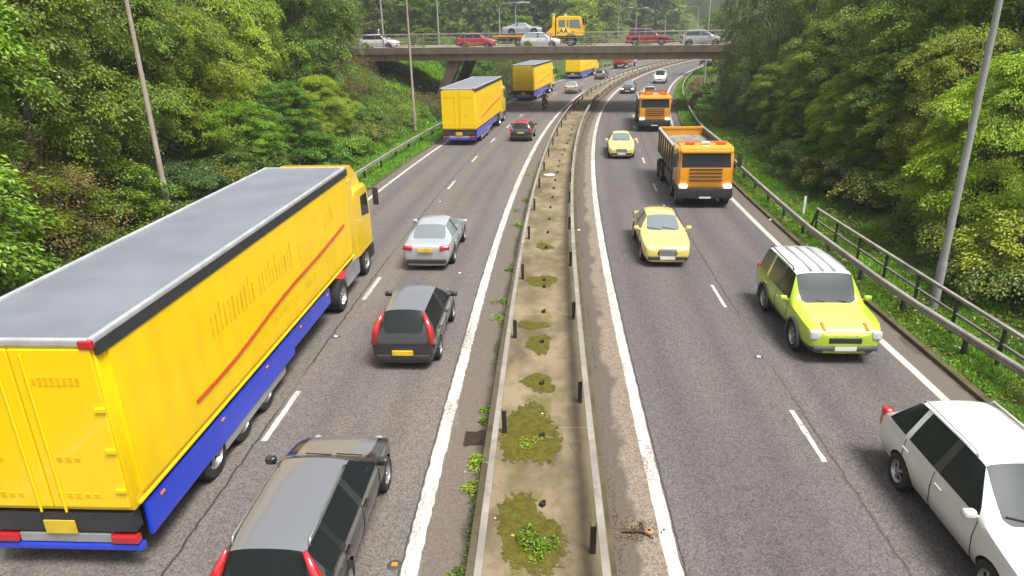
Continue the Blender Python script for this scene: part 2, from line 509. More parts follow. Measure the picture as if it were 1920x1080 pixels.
def leaf_mat(name, c1, c2, c3=None, rare=0.06, trans=0.35):
    """foliage: each leaf its own tone between c1 and c2, a few turned (c3)"""
    t = NT(name)
    geo = t.n('ShaderNodeNewGeometry')
    oi = t.n('ShaderNodeObjectInfo')
    r = geo.outputs['Random Per Island']
    c = t.coords('Object')
    cl = t.noise(c, 0.55, 3.0)
    f = t.math('ADD', t.math('MULTIPLY', r, 0.55), t.math('MULTIPLY', t.ramp(cl, 0.3, 0.7), 0.45))
    col = t.mix(f, c1, c2)
    if c3 is not None:
        pick = t.math('MULTIPLY', t.math('GREATER_THAN', t.math('FRACT', t.math('MULTIPLY', r, 37.7)), 1 - rare * 4), t.ramp(t.noise(c, 0.8, 2.0), 0.5, 0.6))
        col = t.mix(pick, col, c3)
    hs = t.n('ShaderNodeHueSaturation')
    t.l(col, hs.inputs['Color'])
    t.l(t.ramp(oi.outputs['Random'], 0, 1, 0.485, 0.515), hs.inputs['Hue'])
    t.l(t.ramp(oi.outputs['Random'], 0, 1, 0.85, 1.15), hs.inputs['Value'])
    d = t.n('ShaderNodeBsdfDiffuse'); t.l(hs.outputs[0], d.inputs['Color'])
    tr = t.n('ShaderNodeBsdfTranslucent')
    tc = t.mix(0.5, hs.outputs[0], (0.16, 0.2, 0.01), 'MIX'); t.l(tc, tr.inputs['Color'])
    m1 = t.n('ShaderNodeMixShader'); m1.inputs[0].default_value = trans
    t.l(d.outputs[0], m1.inputs[1]); t.l(tr.outputs[0], m1.inputs[2])
    gl = t.n('ShaderNodeBsdfGlossy'); gl.inputs['Roughness'].default_value = 0.45
    gl.inputs['Color'].default_value = (0.8, 0.85, 0.8, 1)
    m2 = t.n('ShaderNodeMixShader'); m2.inputs[0].default_value = 0.045
    t.l(m1.outputs[0], m2.inputs[1]); t.l(gl.outputs[0], m2.inputs[2])
    t.l(m2.outputs[0], t.out.inputs['Surface'])
    return t.mat

M_ASPL = asphalt_mat('asphalt_worn_warm', -1)
M_ASPR = asphalt_mat('asphalt_worn_grey', 1)
M_LINE = line_mat('thermoplastic_line')
M_SLAB = slab_mat('reserve_concrete')
M_KERB = concrete_mat('kerb_concrete', (0.11, 0.09, 0.055), (0.17, 0.14, 0.09))
M_KERBDARK = concrete_mat('kerb_mossy', (0.06, 0.052, 0.024), (0.115, 0.095, 0.055))
M_SOIL = soil_mat('bank_soil')
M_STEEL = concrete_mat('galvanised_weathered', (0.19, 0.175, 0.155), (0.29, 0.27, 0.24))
M_STEELDK = concrete_mat('galvanised_shaded_side', (0.13, 0.12, 0.11), (0.19, 0.175, 0.165))  # darker copy of the galvanised steel, shade put into its colour
M_POST = plain('post_dark_steel', (0.035, 0.032, 0.032), 0.6, 0.3)
M_BRIDGE_UP = concrete_mat('bridge_parapet_concrete', (0.10, 0.083, 0.068), (0.15, 0.126, 0.104))
M_BRIDGE_LO = concrete_mat('bridge_beam_concrete', (0.25, 0.195, 0.13), (0.32, 0.255, 0.175))
M_RAIL = plain('bridge_rail_paint', (0.20, 0.19, 0.175), 0.5, 0.2)
M_POLE = concrete_mat('lamp_column_grey', (0.24, 0.24, 0.24), (0.32, 0.32, 0.32))
M_POLEBR = concrete_mat('lamp_column_rusty', (0.29, 0.23, 0.17), (0.38, 0.34, 0.29))
M_RUBBER = plain('rubber', (0.018, 0.018, 0.019), 0.8)
M_BLACK = plain('black_plastic', (0.025, 0.025, 0.027), 0.5)
M_BARK = plain('bark', (0.09, 0.07, 0.05), 0.9, scale=8, var=0.4)

# ------------------------------------------------------------------ ground, roads, reserve
def frange(a, b, d):
    out = []
    while a < b - 1e-6:
        out.append(a); a += d
    return out + [b]
S_ROAD = [-40, -20] + frange(-8, 200, 2.0) + frange(205, 420, 5.0)
S_GND = [-60, -30] + frange(-10, 200, 4.0) + frange(210, 420, 10.0) + [480, 560, 700, 880]
_O_L = [-420, -260, -160, -110, -80, -60, -48, -40, -34, -30] + [-28 + k for k in range(16)]
_O_R = [12.2 + k for k in range(17)] + [30, 34, 40, 48, 60, 80, 110, 150, 200]
def ground_z(s, o):
    z = terr(s, o)
    if z < 0.02: return -0.05 if o_lkerb(s) - 0.05 < o < o_rkerb(s) + 0.05 else 0.02
    n = 0.22 * math.sin(s * 0.31 + o * 0.7) * math.sin(s * 0.17 - o * 0.5)
    return z + n * min(1, z) - 0.0
strip('ground', S_GND, _O_L + [-12.3, lambda s: o_lkerb(s) - 0.15, lambda s: o_lkerb(s) + 0.3, -5, 0, 5, lambda s: o_rkerb(s) - 0.3, lambda s: o_rkerb(s) + 0.19] + _O_R, ground_z, M_SOIL)
strip('road_left', S_ROAD, [o_lkerb, -8, -6, -4, O_LIN, O_MEDL], 0.0, M_ASPL)
strip('road_right', S_ROAD, [O_MEDR, O_RIN, 4, 6, 8, o_rkerb], 0.0, M_ASPR)
strip('central_reserve', S_ROAD, [O_MEDL + 0.14, -0.5, 0, 0.5, O_MEDR - 0.14], 0.12, M_SLAB)
def kerb(name, of, w, h, mat):
    m = MB(); path = []
    for s in S_ROAD:
        if s < -10 or s > 330: continue
        o = of(s); x, y = so(s, o); path.append((x, y, 0, road(s)[2]))
    m.sweep(path, [(-w / 2, -0.04), (-w / 2, h - 0.015), (-w / 2 + 0.015, h), (w / 2 - 0.015, h), (w / 2, h - 0.015), (w / 2, -0.04)])
    o = m.build(name, mat, angle=40)
    tag(o, kind='structure')
kerb('kerb_reserve_left', lambda s: O_MEDL + 0.07, 0.145, 0.135, M_KERB)
kerb('kerb_reserve_right', lambda s: O_MEDR - 0.07, 0.145, 0.135, M_KERBDARK)
kerb('kerb_right', lambda s: o_rkerb(s) + 0.09, 0.18, 0.11, M_KERBDARK)
kerb('kerb_left', lambda s: o_lkerb(s) - 0.07, 0.14, 0.035, M_KERBDARK)

# painted lines (sheets 4 mm above the asphalt)
def line_sheet(V, U, Q, s0, s1, of, w, step=2.0, jag=0.0, rng=None):
    n0 = len(V); ss = frange(s0, s1, step)
    for s in ss:
        a = b = 0
        if jag: a, b = rng.uniform(-jag, jag), rng.uniform(-jag, jag)
        for k, e in ((-0.5, a), (0.5, b)):
            o = of(s) + k * w + e
            x, y = so(s, o); V.append((x, y, 0.004)); U.append((o, s))
    for i in range(len(ss) - 1):
        a = n0 + 2 * i; Q.append((a, a + 1, a + 3, a + 2))
rng = random.Random(4)
V, U, Q = [], [], []
line_sheet(V, U, Q, -10, 60, lambda s: O_LIN, 0.26, 0.12, 0.016, rng)
line_sheet(V, U, Q, 60, 400, lambda s: O_LIN, 0.25)
line_sheet(V, U, Q, -10, 60, lambda s: O_RIN, 0.24, 0.25, 0.012, rng)
line_sheet(V, U, Q, 60, 400, lambda s: O_RIN, 0.25)
line_sheet(V, U, Q, -10, 400, o_lout, 0.17, 1.0)
line_sheet(V, U, Q, -10, 400, o_rout, 0.2, 1.0)
_ls, _lo = to_so(*ray_ground(488, 829)); _rs, _ro = to_so(*ray_ground(1557, 862))
for k in range(-2, 36):
    s0 = _ls + k * 7.92
    of = lambda s: float(np.interp(s, [0, 20, 40, 60, 90], [-5.85, -5.75, -5.65, -5.55, -5.6]))
    line_sheet(V, U, Q, s0, s0 + 2.1, of, 0.13, 0.15, 0.012, rng)
for k in range(-2, 36):
    s0 = _rs + k * 7.95
    of = lambda s: float(np.interp(s, [0, 11, 20, 36, 60], [5.55, 5.55, 5.5, 5.35, 5.35]))
    line_sheet(V, U, Q, s0, s0 + 1.95, of, 0.11, 0.15, 0.012, rng)
tag(np_mesh('lane_marking', V, Q, M_LINE, uv=U), kind='structure')

# ------------------------------------------------------------------ crash barriers
def barrier(name, label, s0, s1, of, z, facing, post_side, post_first, pitch, post_h):
    """open box beam on posts; facing: +1 traffic on the right of the beam"""
    root = empty(name, (*so(s0, of(s0)), terr(s0, of(s0))), 0, label, 'crash barrier')
    ox, oy, oz = root.location
    path = []
    for s in frange(s0, s1, 2.0):
        x, y = so(s, of(s)); path.append((x - ox, y - oy, z - oz, road(s)[2]))
    f = facing
    prof = [(-0.055 * f, 0.09), (0.055 * f, 0.09), (0.075 * f, 0.05), (0.045 * f, 0.02), (0.045 * f, -0.02), (0.075 * f, -0.05), (0.055 * f, -0.10), (0.03 * f, -0.10), (0.025 * f, 0.05), (-0.055 * f, 0.055)]
    m = MB(); m.sweep(path, prof); m.build('beam', M_STEEL, root, angle=35)
    k = 0
    s = post_first
    while s < s1:
        if s >= s0:
            x, y, h = *so(s, of(s) + post_side * 0.10), road(s)[2]
            zb = terr(s, of(s))
            if of(s) < 2 and of(s) > -2: zb = 0.12
            R = Matrix.Rotation(-h, 3, 'Z')
            m = MB()
            top = z - 0.04
            for dx, dy, sx, sy in ((0, -0.05, 0.09, 0.012), (0.042, 0, 0.01, 0.088), (-0.042, 0, 0.01, 0.088)):
                c = R @ Vector((dx, dy, 0))
                m.box((x - ox + c.x, y - oy + c.y, (zb - 0.02 + top) / 2 - oz), (sx, sy, top - zb + 0.02), 0, R)
            m.build('post', M_POST, root)
        s += pitch
    return root
barrier('crash_barrier', 'weathered steel beam barrier on the left edge of the mossy concrete central reserve', 3, 240, lambda s: -0.84, 0.70, -1, 1, 12.0 - 4.66 * 2, 4.66, 0.6)
barrier('crash_barrier', 'weathered steel beam barrier on the right edge of the mossy concrete central reserve', 3, 240, lambda s: 0.98, 0.70, 1, -1, 8.55 - 4.72, 4.72, 0.6)
barrier('crash_barrier', 'steel beam barrier on the grass verge beside the yellow trailers, below the left woods', 24, 200, lambda s: -10.75 - 0.25 * math.sin(s * 0.05), 0.62, 1, -1, 25.0, 3.3, 0.6)
barrier('crash_barrier', 'steel beam barrier on the grass verge along the oncoming lanes, below the right woods', 4, 190, lambda s: float(np.interp(s, [0, 14, 19, 26, 40, 70, 120], [10.85, 10.8, 10.3, 10.1, 10.25, 10.6, 10.7])), 0.60, -1, 1, 5.0, 2.75, 0.6)

# pedestrian guard rail behind the right barrier
def guard_rail():
    of = lambda s: float(np.interp(s, [5, 14, 27], [11.25, 11.1, 10.62]))
    s0, s1 = 6.0, 26.9
    gx, gy = so(s0, of(s0))
    root = empty('guard_rail', (gx, gy, 0), 0, 'black post guard rail with grey top rail standing behind the right barrier', 'guard rail')
    P = lambda s, z, e=0: (so(s, of(s) + e)[0] - gx, so(s, of(s) + e)[1] - gy, z)
    path = [(*P(s, 1.1)[:2], 1.1, road(s)[2]) for s in frange(s0, s1, 1.5)]
    m = MB(); m.sweep(path, [(-.05, 0), (-.05, .07), (.05, .07), (.05, 0)]); m.build('top_rail', M_STEEL, root)
    path = [(*P(s, .7)[:2], .66, road(s)[2]) for s in frange(s0, s1, 1.5)]
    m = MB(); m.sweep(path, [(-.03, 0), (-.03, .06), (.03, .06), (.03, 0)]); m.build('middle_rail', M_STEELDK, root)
    for k in range(12):
        s = 26.8 - k * 1.93
        if s < s0: break
        R = Matrix.Rotation(-road(s)[2], 3, 'Z')
        m = MB(); x, y, _ = P(s, 0); m.box((x, y, .54), (.06, .09, 1.12), 0, R); m.build('post', M_POST, root)
    m = MB(); m.tube([P(26.8, 1.1), P(27.5, 0.05)], .04, 6); m.build('end_brace', M_POST, root)
guard_rail()
def marker_post():
    x, y = ray_ground(1506, 402, 0.05)
    r = empty('marker_post', (x, y, 0), 0, 'small white marker post with black top behind the right barrier', 'marker post')
    m = MB(); m.box((0, 0, .45), (.1, .05, .9)); m.build('shaft', plain('white_plastic', (.7, .68, .64)), r)
    m = MB(); m.box((0, 0, .985), (.11, .06, .16)); m.build('cap', M_BLACK, r)
marker_post()

# ------------------------------------------------------------------ lamp posts
def lamp_mesh(h, arm, two=False):
    """pole, arms and heads as mesh builders; the arm points along +X"""
    p = MB()
    p.tube([(0, 0, -0.3), (0, 0, 1.35)], [.125, .125], 10)
    p.tube([(0, 0, 1.35), (0, 0, 1.5), (0, 0, h * .6), (0, 0, h)], [.125, .105, .085, .06], 10)
    a, hd = [], []
    for sgn in ((1, -1) if two else (1,)):
        m = MB(); m.tube([(0, 0, h - .1), (.05 * sgn, 0, h + .25), (.35 * sgn, 0, h + .5), (arm * sgn, 0, h + .62)], [.05, .045, .04, .035], 8); a.append(m)
        m = MB(); m.bbox((sgn * (arm + .35), 0, h + .63), (.95, .28, .16), .06); hd.append(m)
    return p, a, hd
M_LAMPHEAD = plain('lamp_head_grey', (.42, .42, .41), .4)
def lamp_post(x, y, z, h, arm, rz, label, mat=None, two=False, lean=0.0):
    r = empty('lamp_post', (x, y, z), rz, label, 'lamp post', 'lamp posts along the road')
    if lean: r.rotation_euler = (0, lean, rz)
    p, a, hd = lamp_mesh(h, arm, two)
    p.build('pole', mat or M_POLE, r, angle=50)
    for m in a: m.build('arm', mat or M_POLE, r, smooth=True)
    for m in hd: m.build('lamp_head', M_LAMPHEAD, r, angle=40)
    return r
lamp_post(-13.75, 26.9, 1.2, 11.5, 1.6, 0.0, 'brown stained lamp post among the left bushes above the long trailer roof', M_POLEBR)
_x, _y = ray_ground(778, 236, .6); lamp_post(_x, _y, .5, 11.5, 1.6, -.12, 'thin brown lamp post on the left grass bank in front of the flyover', M_POLEBR)
_x, _y = ray_ground(1750, 575, 0.1); lamp_post(_x, _y, .05, 12, 1.6, 3.05, 'grey lamp post right behind the guard rail at the right woods')
LAMP4 = lamp_post(*so(58, 14.6), 1.0, 12, 1.6, 3.0, 'grey lamp post rising between the bushy trees at the right end of the flyover')
lamp_post(*so(83.5, 12.8), .1, 11.5, 1.6, 2.9, 'grey lamp post on the green verge under the right end of the flyover')
for px, dist, h, arm, rz, lab, two in (
    (718, 88, 7.2, 1.2, 1.57, 'slim lamp post behind the white hatchback at the left end of the flyover', False),
    (822, 96, 7.0, 1.2, 0.0, 'slim lamp post behind the flyover between the white and red hatchbacks', False),
    (937, 100, 4.4, 2.6, 0.0, 'lamp post with arm reaching right over the silver convertible', False),
    (967, 120, 5.0, 1.6, 0.0, 'lamp post right behind the silver convertible roof', False),
    (1090, 175, 5.6, 1.6, 3.1, 'far lamp post showing a pale lamp head above the yellow cab', True),
    (1159, 165, 5.0, 2.4, 0.0, 'far lamp post behind the flyover left of the dark red estate', False),
    (1192, 170, 5.0, 1.9, 0.0, 'far lamp post behind the roof of the dark red estate', False),
    (1247, 180, 4.6, 2.0, 0.0, 'far lamp post between the dark red estate and the silver hatchback', False),
    (1307, 150, 4.7, 2.6, 3.14, 'far lamp post behind the silver hatchback with its arm to the left', False)):
    d = _F * 1280 + _ix * (px - 960) + _iy * (60 - 540)
    k = dist / d.y
    lamp_post(d.x * k, dist, 6.3, h, arm, rz, lab, two=two)
# ------------------------------------------------------------------ flyover
BA = Vector((-14.7, 72.9, 0)); BH = math.atan2(-5.9, 32.0)          # front edge, its direction
BU = Vector((math.cos(BH), math.sin(BH), 0)); BN = Vector((-math.sin(BH), math.cos(BH), 0))
DECK_Z = 6.29; DECK_FALL = .0056; DECK_W = 11.4
def on_deck(t, d, z=DECK_Z):
    p = BA + BU * t + BN * d
    return (p.x, p.y, z - t * DECK_FALL)
def deck_t(px, d):
    """t where the photograph's column px crosses the line at depth d on the deck"""
    v = _F * 1280 + _ix * (px - 960) + _iy * (75 - 540)
    # solve BA + u t + n d = k v in the plane
    a, b = BU.x, -v.x; c, e = BU.y, -v.y
    rx, ry = -(BA.x + BN.x * d), -(BA.y + BN.y * d)
    return (rx * e - b * ry) / (a * e - b * c)
def flyover():
    r = empty('flyover', (BA.x, BA.y, 0), BH, 'long concrete road bridge crossing over both carriageways, on slanting legs', 'bridge')
    r.rotation_euler = (0, DECK_FALL, BH)
    T0, T1 = -16, 54
    m = MB(); m.prism([(0.42, 5.2), (0.42, 5.83), (1.3, 5.83), (1.3, 5.2)], T0, T1); m.build('front_girder', M_BRIDGE_LO, r)
    m = MB(); m.prism([(DECK_W - 1.3, 5.2), (DECK_W - 1.3, 5.83), (DECK_W - .42, 5.83), (DECK_W - .42, 5.2)], T0, T1); m.build('rear_girder', M_BRIDGE_LO, r)
    m = MB(); m.prism([(0, 5.835), (0, 6.43), (.03, 6.47), (.5, 6.47), (.5, 5.835)], T0, T1); m.build('front_parapet_beam', M_BRIDGE_UP, r)
    m = MB(); m.prism([(DECK_W - .5, 5.835), (DECK_W - .5, 6.47), (DECK_W, 6.47), (DECK_W, 5.835)], T0, T1); m.build('rear_parapet_beam', M_BRIDGE_UP, r)
    m = MB(); m.prism([(.5, 5.835), (.5, 6.41), (1.0, 6.41), (1.0, DECK_Z), (DECK_W - 1.6, DECK_Z), (DECK_W - 1.6, 6.41), (DECK_W - .5, 6.41), (DECK_W - .5, 5.835)], T0, T1)
    m.build('deck', plain('deck_road', (.27, .26, .26), .8, scale=1.2), r)
    m = MB(); m.prism([(DECK_W - 1.62, 6.305), (DECK_W - 1.62, 6.45), (DECK_W - .52, 6.45), (DECK_W - .52, 6.42)], T0, T1)
    m.build('footway', plain('footway_sandy', (.36, .29, .2), .9), r)
    for nm, d in (('front_railing', .14), ('rear_railing', DECK_W - .14)):
        m = MB()
        for z, q in ((7.65, .035), (7.24, .022), (6.85, .022)):
            m.tube([(T0, d, z), (T1, d, z)], q, 6)
        rl = m.build(nm, M_RAIL, r)
        for k in range(17):
            m = MB(); m.box((T0 + 1.5 + 4.2 * k, d, 7.06), (.07, .09, 1.2)); m.build('post', M_RAIL, rl)
    # slanting legs: two in front of the left bank, two opposite
    for nm, base, top in (('leg', (7.0, .7, -.3), (9.5, .9, 5.25)), ('leg', (7.0, DECK_W - 3.6, -.3), (9.5, DECK_W - 3.4, 5.25)),
                          ('leg', (42.0, .7, -.3), (39.5, .9, 5.25)), ('leg', (42.0, DECK_W - 3.6, -.3), (39.5, DECK_W - 3.4, 5.25))):
        m = MB(); b, t = Vector(base), Vector(top); vs = []
        for p, w in ((b, .42), (t, .62)):
            for a, q in ((-w, -.4), (w, -.4), (w, .4), (-w, .4)): vs.append((p.x + a, p.y + q, p.z))
        m.add(vs, [(3, 2, 1, 0), (4, 5, 6, 7), (0, 1, 5, 4), (1, 2, 6, 5), (2, 3, 7, 6), (3, 0, 4, 7)])
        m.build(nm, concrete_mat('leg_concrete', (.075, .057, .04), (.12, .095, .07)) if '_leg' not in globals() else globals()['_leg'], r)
        globals()['_leg'] = bpy.data.materials['leg_concrete']
    # paved slope under the left end
    V, Q = [], []
    inv = r.matrix_basis.inverted()
    ts = [-13 + .9 * k for k in range(24)]; ds = [-.6 + 1.0 * k for k in range(13)]
    for t in ts:
        for d in ds:
            x, y, _ = on_deck(t, d); z = max(terr_xy(x, y), .05) + .24
            q = Matrix.Rotation(-BH, 4, 'Z') @ Vector((x - BA.x, y - BA.y, z)); V.append(q)
    for i in range(len(ts) - 1):
        for k in range(len(ds) - 1):
            a = i * len(ds) + k; Q.append((a, a + 1, a + len(ds) + 1, a + len(ds)))
    np_mesh('slope_paving', V, Q, concrete_mat('slope_setts', (.032, .025, .02), (.07, .056, .045)), parent=r)  # dark brown setts, the shade under the deck put into their colour
flyover()
# ------------------------------------------------------------------ foliage
L_MID = leaf_mat('leaf_mid_green', (0.03, 0.08, 0.003), (0.27, 0.43, 0.010), (0.25, 0.2, 0.02), 0.02)
L_BRIGHT = leaf_mat('leaf_bright_green', (0.11, 0.22, 0.003), (0.46, 0.58, 0.012), (0.36, 0.30, 0.02), 0.015)
L_DARK = leaf_mat('leaf_dark_green', (0.016, 0.058, 0.004), (0.165, 0.33, 0.014), (0.18, 0.18, 0.03), 0.015)
L_OLIVE = leaf_mat('leaf_olive_birch', (0.045, 0.08, 0.005), (0.20, 0.25, 0.015), (0.42, 0.27, 0.015), 0.035)
L_WILLOW = leaf_mat('leaf_willow', (0.025, 0.062, 0.014), (0.11, 0.19, 0.036))
L_BRAMBLE = leaf_mat('leaf_bramble', (0.03, 0.08, 0.005), (0.15, 0.26, 0.016), (0.2, 0.09, 0.02), 0.05)
L_RUSSET = leaf_mat('leaf_russet', (0.10, 0.06, 0.016), (0.22, 0.14, 0.04), (0.08, 0.11, 0.02), 0.08)
L_STRAW = leaf_mat('leaf_straw_plumes', (0.30, 0.21, 0.10), (0.5, 0.38, 0.2))
L_YELLOW = leaf_mat('leaf_turning_yellow', (0.10, 0.17, 0.006), (0.33, 0.38, 0.014), (0.36, 0.26, 0.01), 0.04)
L_GRASS = leaf_mat('grass_blades', (0.08, 0.21, 0.006), (0.24, 0.44, 0.02), (0.26, 0.24, 0.06), 0.04, trans=0.25)

def leaf_quads(P, A, N, ln, wd, rng):
    """diamond leaves at P along A with normal N"""
    n = len(P)
    A = A / (np.linalg.norm(A, axis=1, keepdims=True) + 1e-9)
    B = np.cross(A, N); B /= (np.linalg.norm(B, axis=1, keepdims=True) + 1e-9)
    N2 = np.cross(B, A)
    l = (ln * rng.uniform(.7, 1.25, n))[:, None]; w = (wd * rng.uniform(.7, 1.2, n))[:, None]
    V = np.empty((n, 4, 3), np.float32)
    V[:, 0] = P; V[:, 1] = P + A * l * .45 + B * w * .5 + N2 * w * .12
    V[:, 2] = P + A * l - N2 * l * .12; V[:, 3] = P + A * l * .45 - B * w * .5 + N2 * w * .12
    return V.reshape(-1, 3), np.arange(n * 4).reshape(n, 4)

def crown_points(rng, H, R, base, n_cl, lobes, top_sharp=.6):
    t = rng.uniform(0, 1, n_cl) ** .85
    ph = rng.uniform(0, 2 * np.pi, n_cl)
    prof = np.sin(np.pi * np.clip(t * .84 + .14, 0, 1)) ** top_sharp
    p1, p2, p3 = rng.uniform(0, 6.28, 3)
    lob = 1 + lobes * (np.sin(3 * ph + p1 + t * 5) * .55 + np.sin(5 * ph + p2 - t * 9) * .3 + np.sin(2 * ph + p3 + t * 13) * .4)
    rr = R * prof * lob * np.sqrt(rng.uniform(.22, 1, n_cl))
    z = base * H + t * (1 - base) * H
    return np.c_[rr * np.cos(ph), rr * np.sin(ph), z], ph

def make_tree(name, seed, H=11, R=3.3, base=.1, n_cl=250, per=130, ln=.19, wd=.11, droop=.45, spray=1.25, flat=.2, lobes=.3,
              leaf=None, label='', cat='tree', group=None, upness=.75, bark=None, trunk_r=.16, loc=(0, 0, 0), rz=0, trunk=True, sharp=.6):
    rng = np.random.default_rng(seed)
    C, ph = crown_points(rng, H, R, base, n_cl, lobes, sharp)
    a = spray * rng.uniform(.6, 1.25, n_cl)
    out = np.c_[np.cos(ph), np.sin(ph), rng.uniform(-.15, .35, n_cl)]
    out[:, :2] += rng.normal(0, .35, (n_cl, 2))
    out /= np.linalg.norm(out, axis=1, keepdims=True)
    side = np.cross(out, [0, 0, 1.0]); side /= np.linalg.norm(side, axis=1, keepdims=True)
    upv = np.cross(side, out)
    idx = np.repeat(np.arange(n_cl), per)
    m = len(idx)
    u = rng.beta(1.5, 1.2, m); v = rng.normal(0, .30, m) * np.sin(np.pi * np.clip(u, .08, .96)) ** .6; w = rng.normal(0, flat * .5, m)
    P = C[idx] + out[idx] * (u * a[idx])[:, None] + side[idx] * (v * a[idx] * 1.1)[:, None] + upv[idx] * (w * a[idx])[:, None]
    P[:, 2] -= droop * a[idx] * u ** 2 + droop * .5 * a[idx] * np.abs(v)
    A = out[idx] * .8 + side[idx] * (v * 1.6)[:, None] + rng.normal(0, .45, (m, 3)); A[:, 2] -= droop * (.4 + u)
    N = np.zeros((m, 3)); N[:, 2] = upness; N += out[idx] * .3 + rng.normal(0, .38, (m, 3))
    P[:, 2] = np.maximum(P[:, 2], .12)
    V, Q = leaf_quads(P, A, N, ln, wd, rng)
    r = empty(name, loc, rz, label, cat, group)
    np_mesh('crown', V, Q, leaf, parent=r)
    if trunk:
        mb = MB(); b = .9
        pts = [(rng.normal(0, .03 * i * H / 10), rng.normal(0, .03 * i * H / 10), z) for i, z in enumerate(np.linspace(-.6, H * .86, 7))]
        mb.tube(pts, [trunk_r * f for f in (1.25, 1, .85, .7, .52, .33, .12)], 8)
        for j in rng.choice(n_cl, min(34, n_cl), replace=False):
            e = C[j]; z0 = max(.3, e[2] - rng.uniform(.12, .3) * H * .5 - .25 * math.hypot(e[0], e[1]))
            k = np.clip(z0 / (H * .86), 0, 1); i0 = k * 5.99; i = int(i0)
            q = np.array(pts[i]) * (1 - i0 + i) + np.array(pts[min(i + 1, 6)]) * (i0 - i); q[2] = z0
            mid = (q + e) / 2 + np.array([0, 0, .25]) + rng.normal(0, .1, 3)
            mb.tube([q, mid, e + out[j] * a[j] * .5], [trunk_r * .32, trunk_r * .2, .012], 5, cap=False)
        mb.build('trunk', bark or M_BARK, r, smooth=True)
    return r

M_BARKPALE = concrete_mat('bark_birch', (.25, .22, .18), (.42, .38, .33))
_protos = {}
def proto(kind, var=0):
    k = (kind, var)
    if k in _protos: return _protos[k], False
    sd = hash_seed(kind) + var * 17
    if kind == 'beech': r = make_tree('broadleaf_tree', sd, 11, 3.3, .06, 300, 230, .145, .085, .55, 1.15, .26, .36, L_MID, upness=.75)
    elif kind == 'ash': r = make_tree('broadleaf_tree', sd, 11, 3.2, .08, 280, 235, .175, .065, .75, 1.15, .28, .38, L_BRIGHT, upness=.7)
    elif kind == 'maple': r = make_tree('broadleaf_tree', sd, 12, 3.4, .07, 360, 210, .13, .1, .5, 1.0, .26, .26, L_DARK, sharp=.5, upness=.75)
    elif kind == 'birch': r = make_tree('birch_tree', sd, 13, 2.7, .12, 250, 230, .095, .065, .95, 1.3, .2, .42, L_OLIVE, bark=M_BARKPALE, trunk_r=.12)
    elif kind == 'willow': r = make_tree('willow_tree', sd, 12, 3.6, .05, 360, 180, .19, .045, 1.25, 1.15, .3, .2, L_WILLOW, upness=.4, sharp=.45)
    elif kind == 'shrub': r = make_tree('shrub', sd, 2.6, 1.5, .04, 85, 130, .13, .08, .35, .75, .25, .3, L_MID, trunk_r=.04, cat='shrub')
    elif kind == 'bramble': r = make_tree('bramble_bush', sd, 1.15, 1.3, .05, 60, 120, .10, .07, .6, .6, .3, .35, L_BRAMBLE, trunk_r=.02, cat='bush')
    elif kind == 'twiggy': r = make_tree('shrub', sd, 2.2, 1.5, .06, 90, 70, .07, .045, .4, .8, .4, .3, L_RUSSET, trunk_r=.035, cat='shrub')
    elif kind == 'reed': r = make_tree('reed_clump', sd, 2.3, 1.1, .25, 70, 90, .22, .04, .5, .5, .5, .3, L_STRAW, trunk_r=.03, cat='plant', upness=.1)
    elif kind == 'far': r = make_tree('distant_tree', sd, 11, 3.6, .05, 210, 60, .36, .25, .35, 1.35, .3, .28, L_MID, sharp=.55)
    elif kind == 'sallow': r = make_tree('willow_bush', sd, 6.5, 4.6, .03, 260, 60, .5, .09, .7, 1.3, .5, .15, L_WILLOW, upness=.2, sharp=.4)
    _protos[k] = r
    return r, True
def hash_seed(s): return sum((i + 3) * ord(c) for i, c in enumerate(s)) % 9973
N_TREE = 0
def plant(kind, x, y, h_scale, r_scale, label, mat=None, group=None, var=0, rz=None, cat=None, z=None):
    global N_TREE
    N_TREE += 1
    p, first = proto(kind, var)
    o = p if first else copy_tree(p)
    o.location = (x, y, (terr_xy(x, y) - .1) if z is None else z)
    o.rotation_euler = (0, 0, (N_TREE * 2.399) % 6.283 if rz is None else rz)
    o.scale = (r_scale, r_scale, h_scale)
    o['label'] = label
    o['category'] = cat or p['category']
    if group: o['group'] = group
    elif 'group' in o: del o['group']
    if mat is not None:
        for c in o.children:
            if c.name.startswith('crown'):
                c.material_slots[0].link = 'OBJECT'; c.material_slots[0].material = mat
    return o
def wood(rows):
    for kind, s, o, hs, rs, label, *rest in rows:
        x, y = so(s, o)
        plant(kind, x, y, hs, rs, label, *(rest or [None]), group=None, var=int(s * 7) % 2)
def at_px(px, s_guess_o):
    """s where the line at offset o passes the photograph's column px"""
    best = None
    for s in np.arange(5, 120, .5):
        x, y = so(s, s_guess_o)
        v = Vector((x, y, terr(s, s_guess_o) + 3 - CAM_H))
        f = v.dot(_F)
        q = 960 + 1280 * v.dot(_ix) / f
        if f > 0 and (best is None or abs(q - px) < best[0]): best = (abs(q - px), s)
    return best[1]
GL, GR = 'trees of the left woods', 'trees of the right woods'
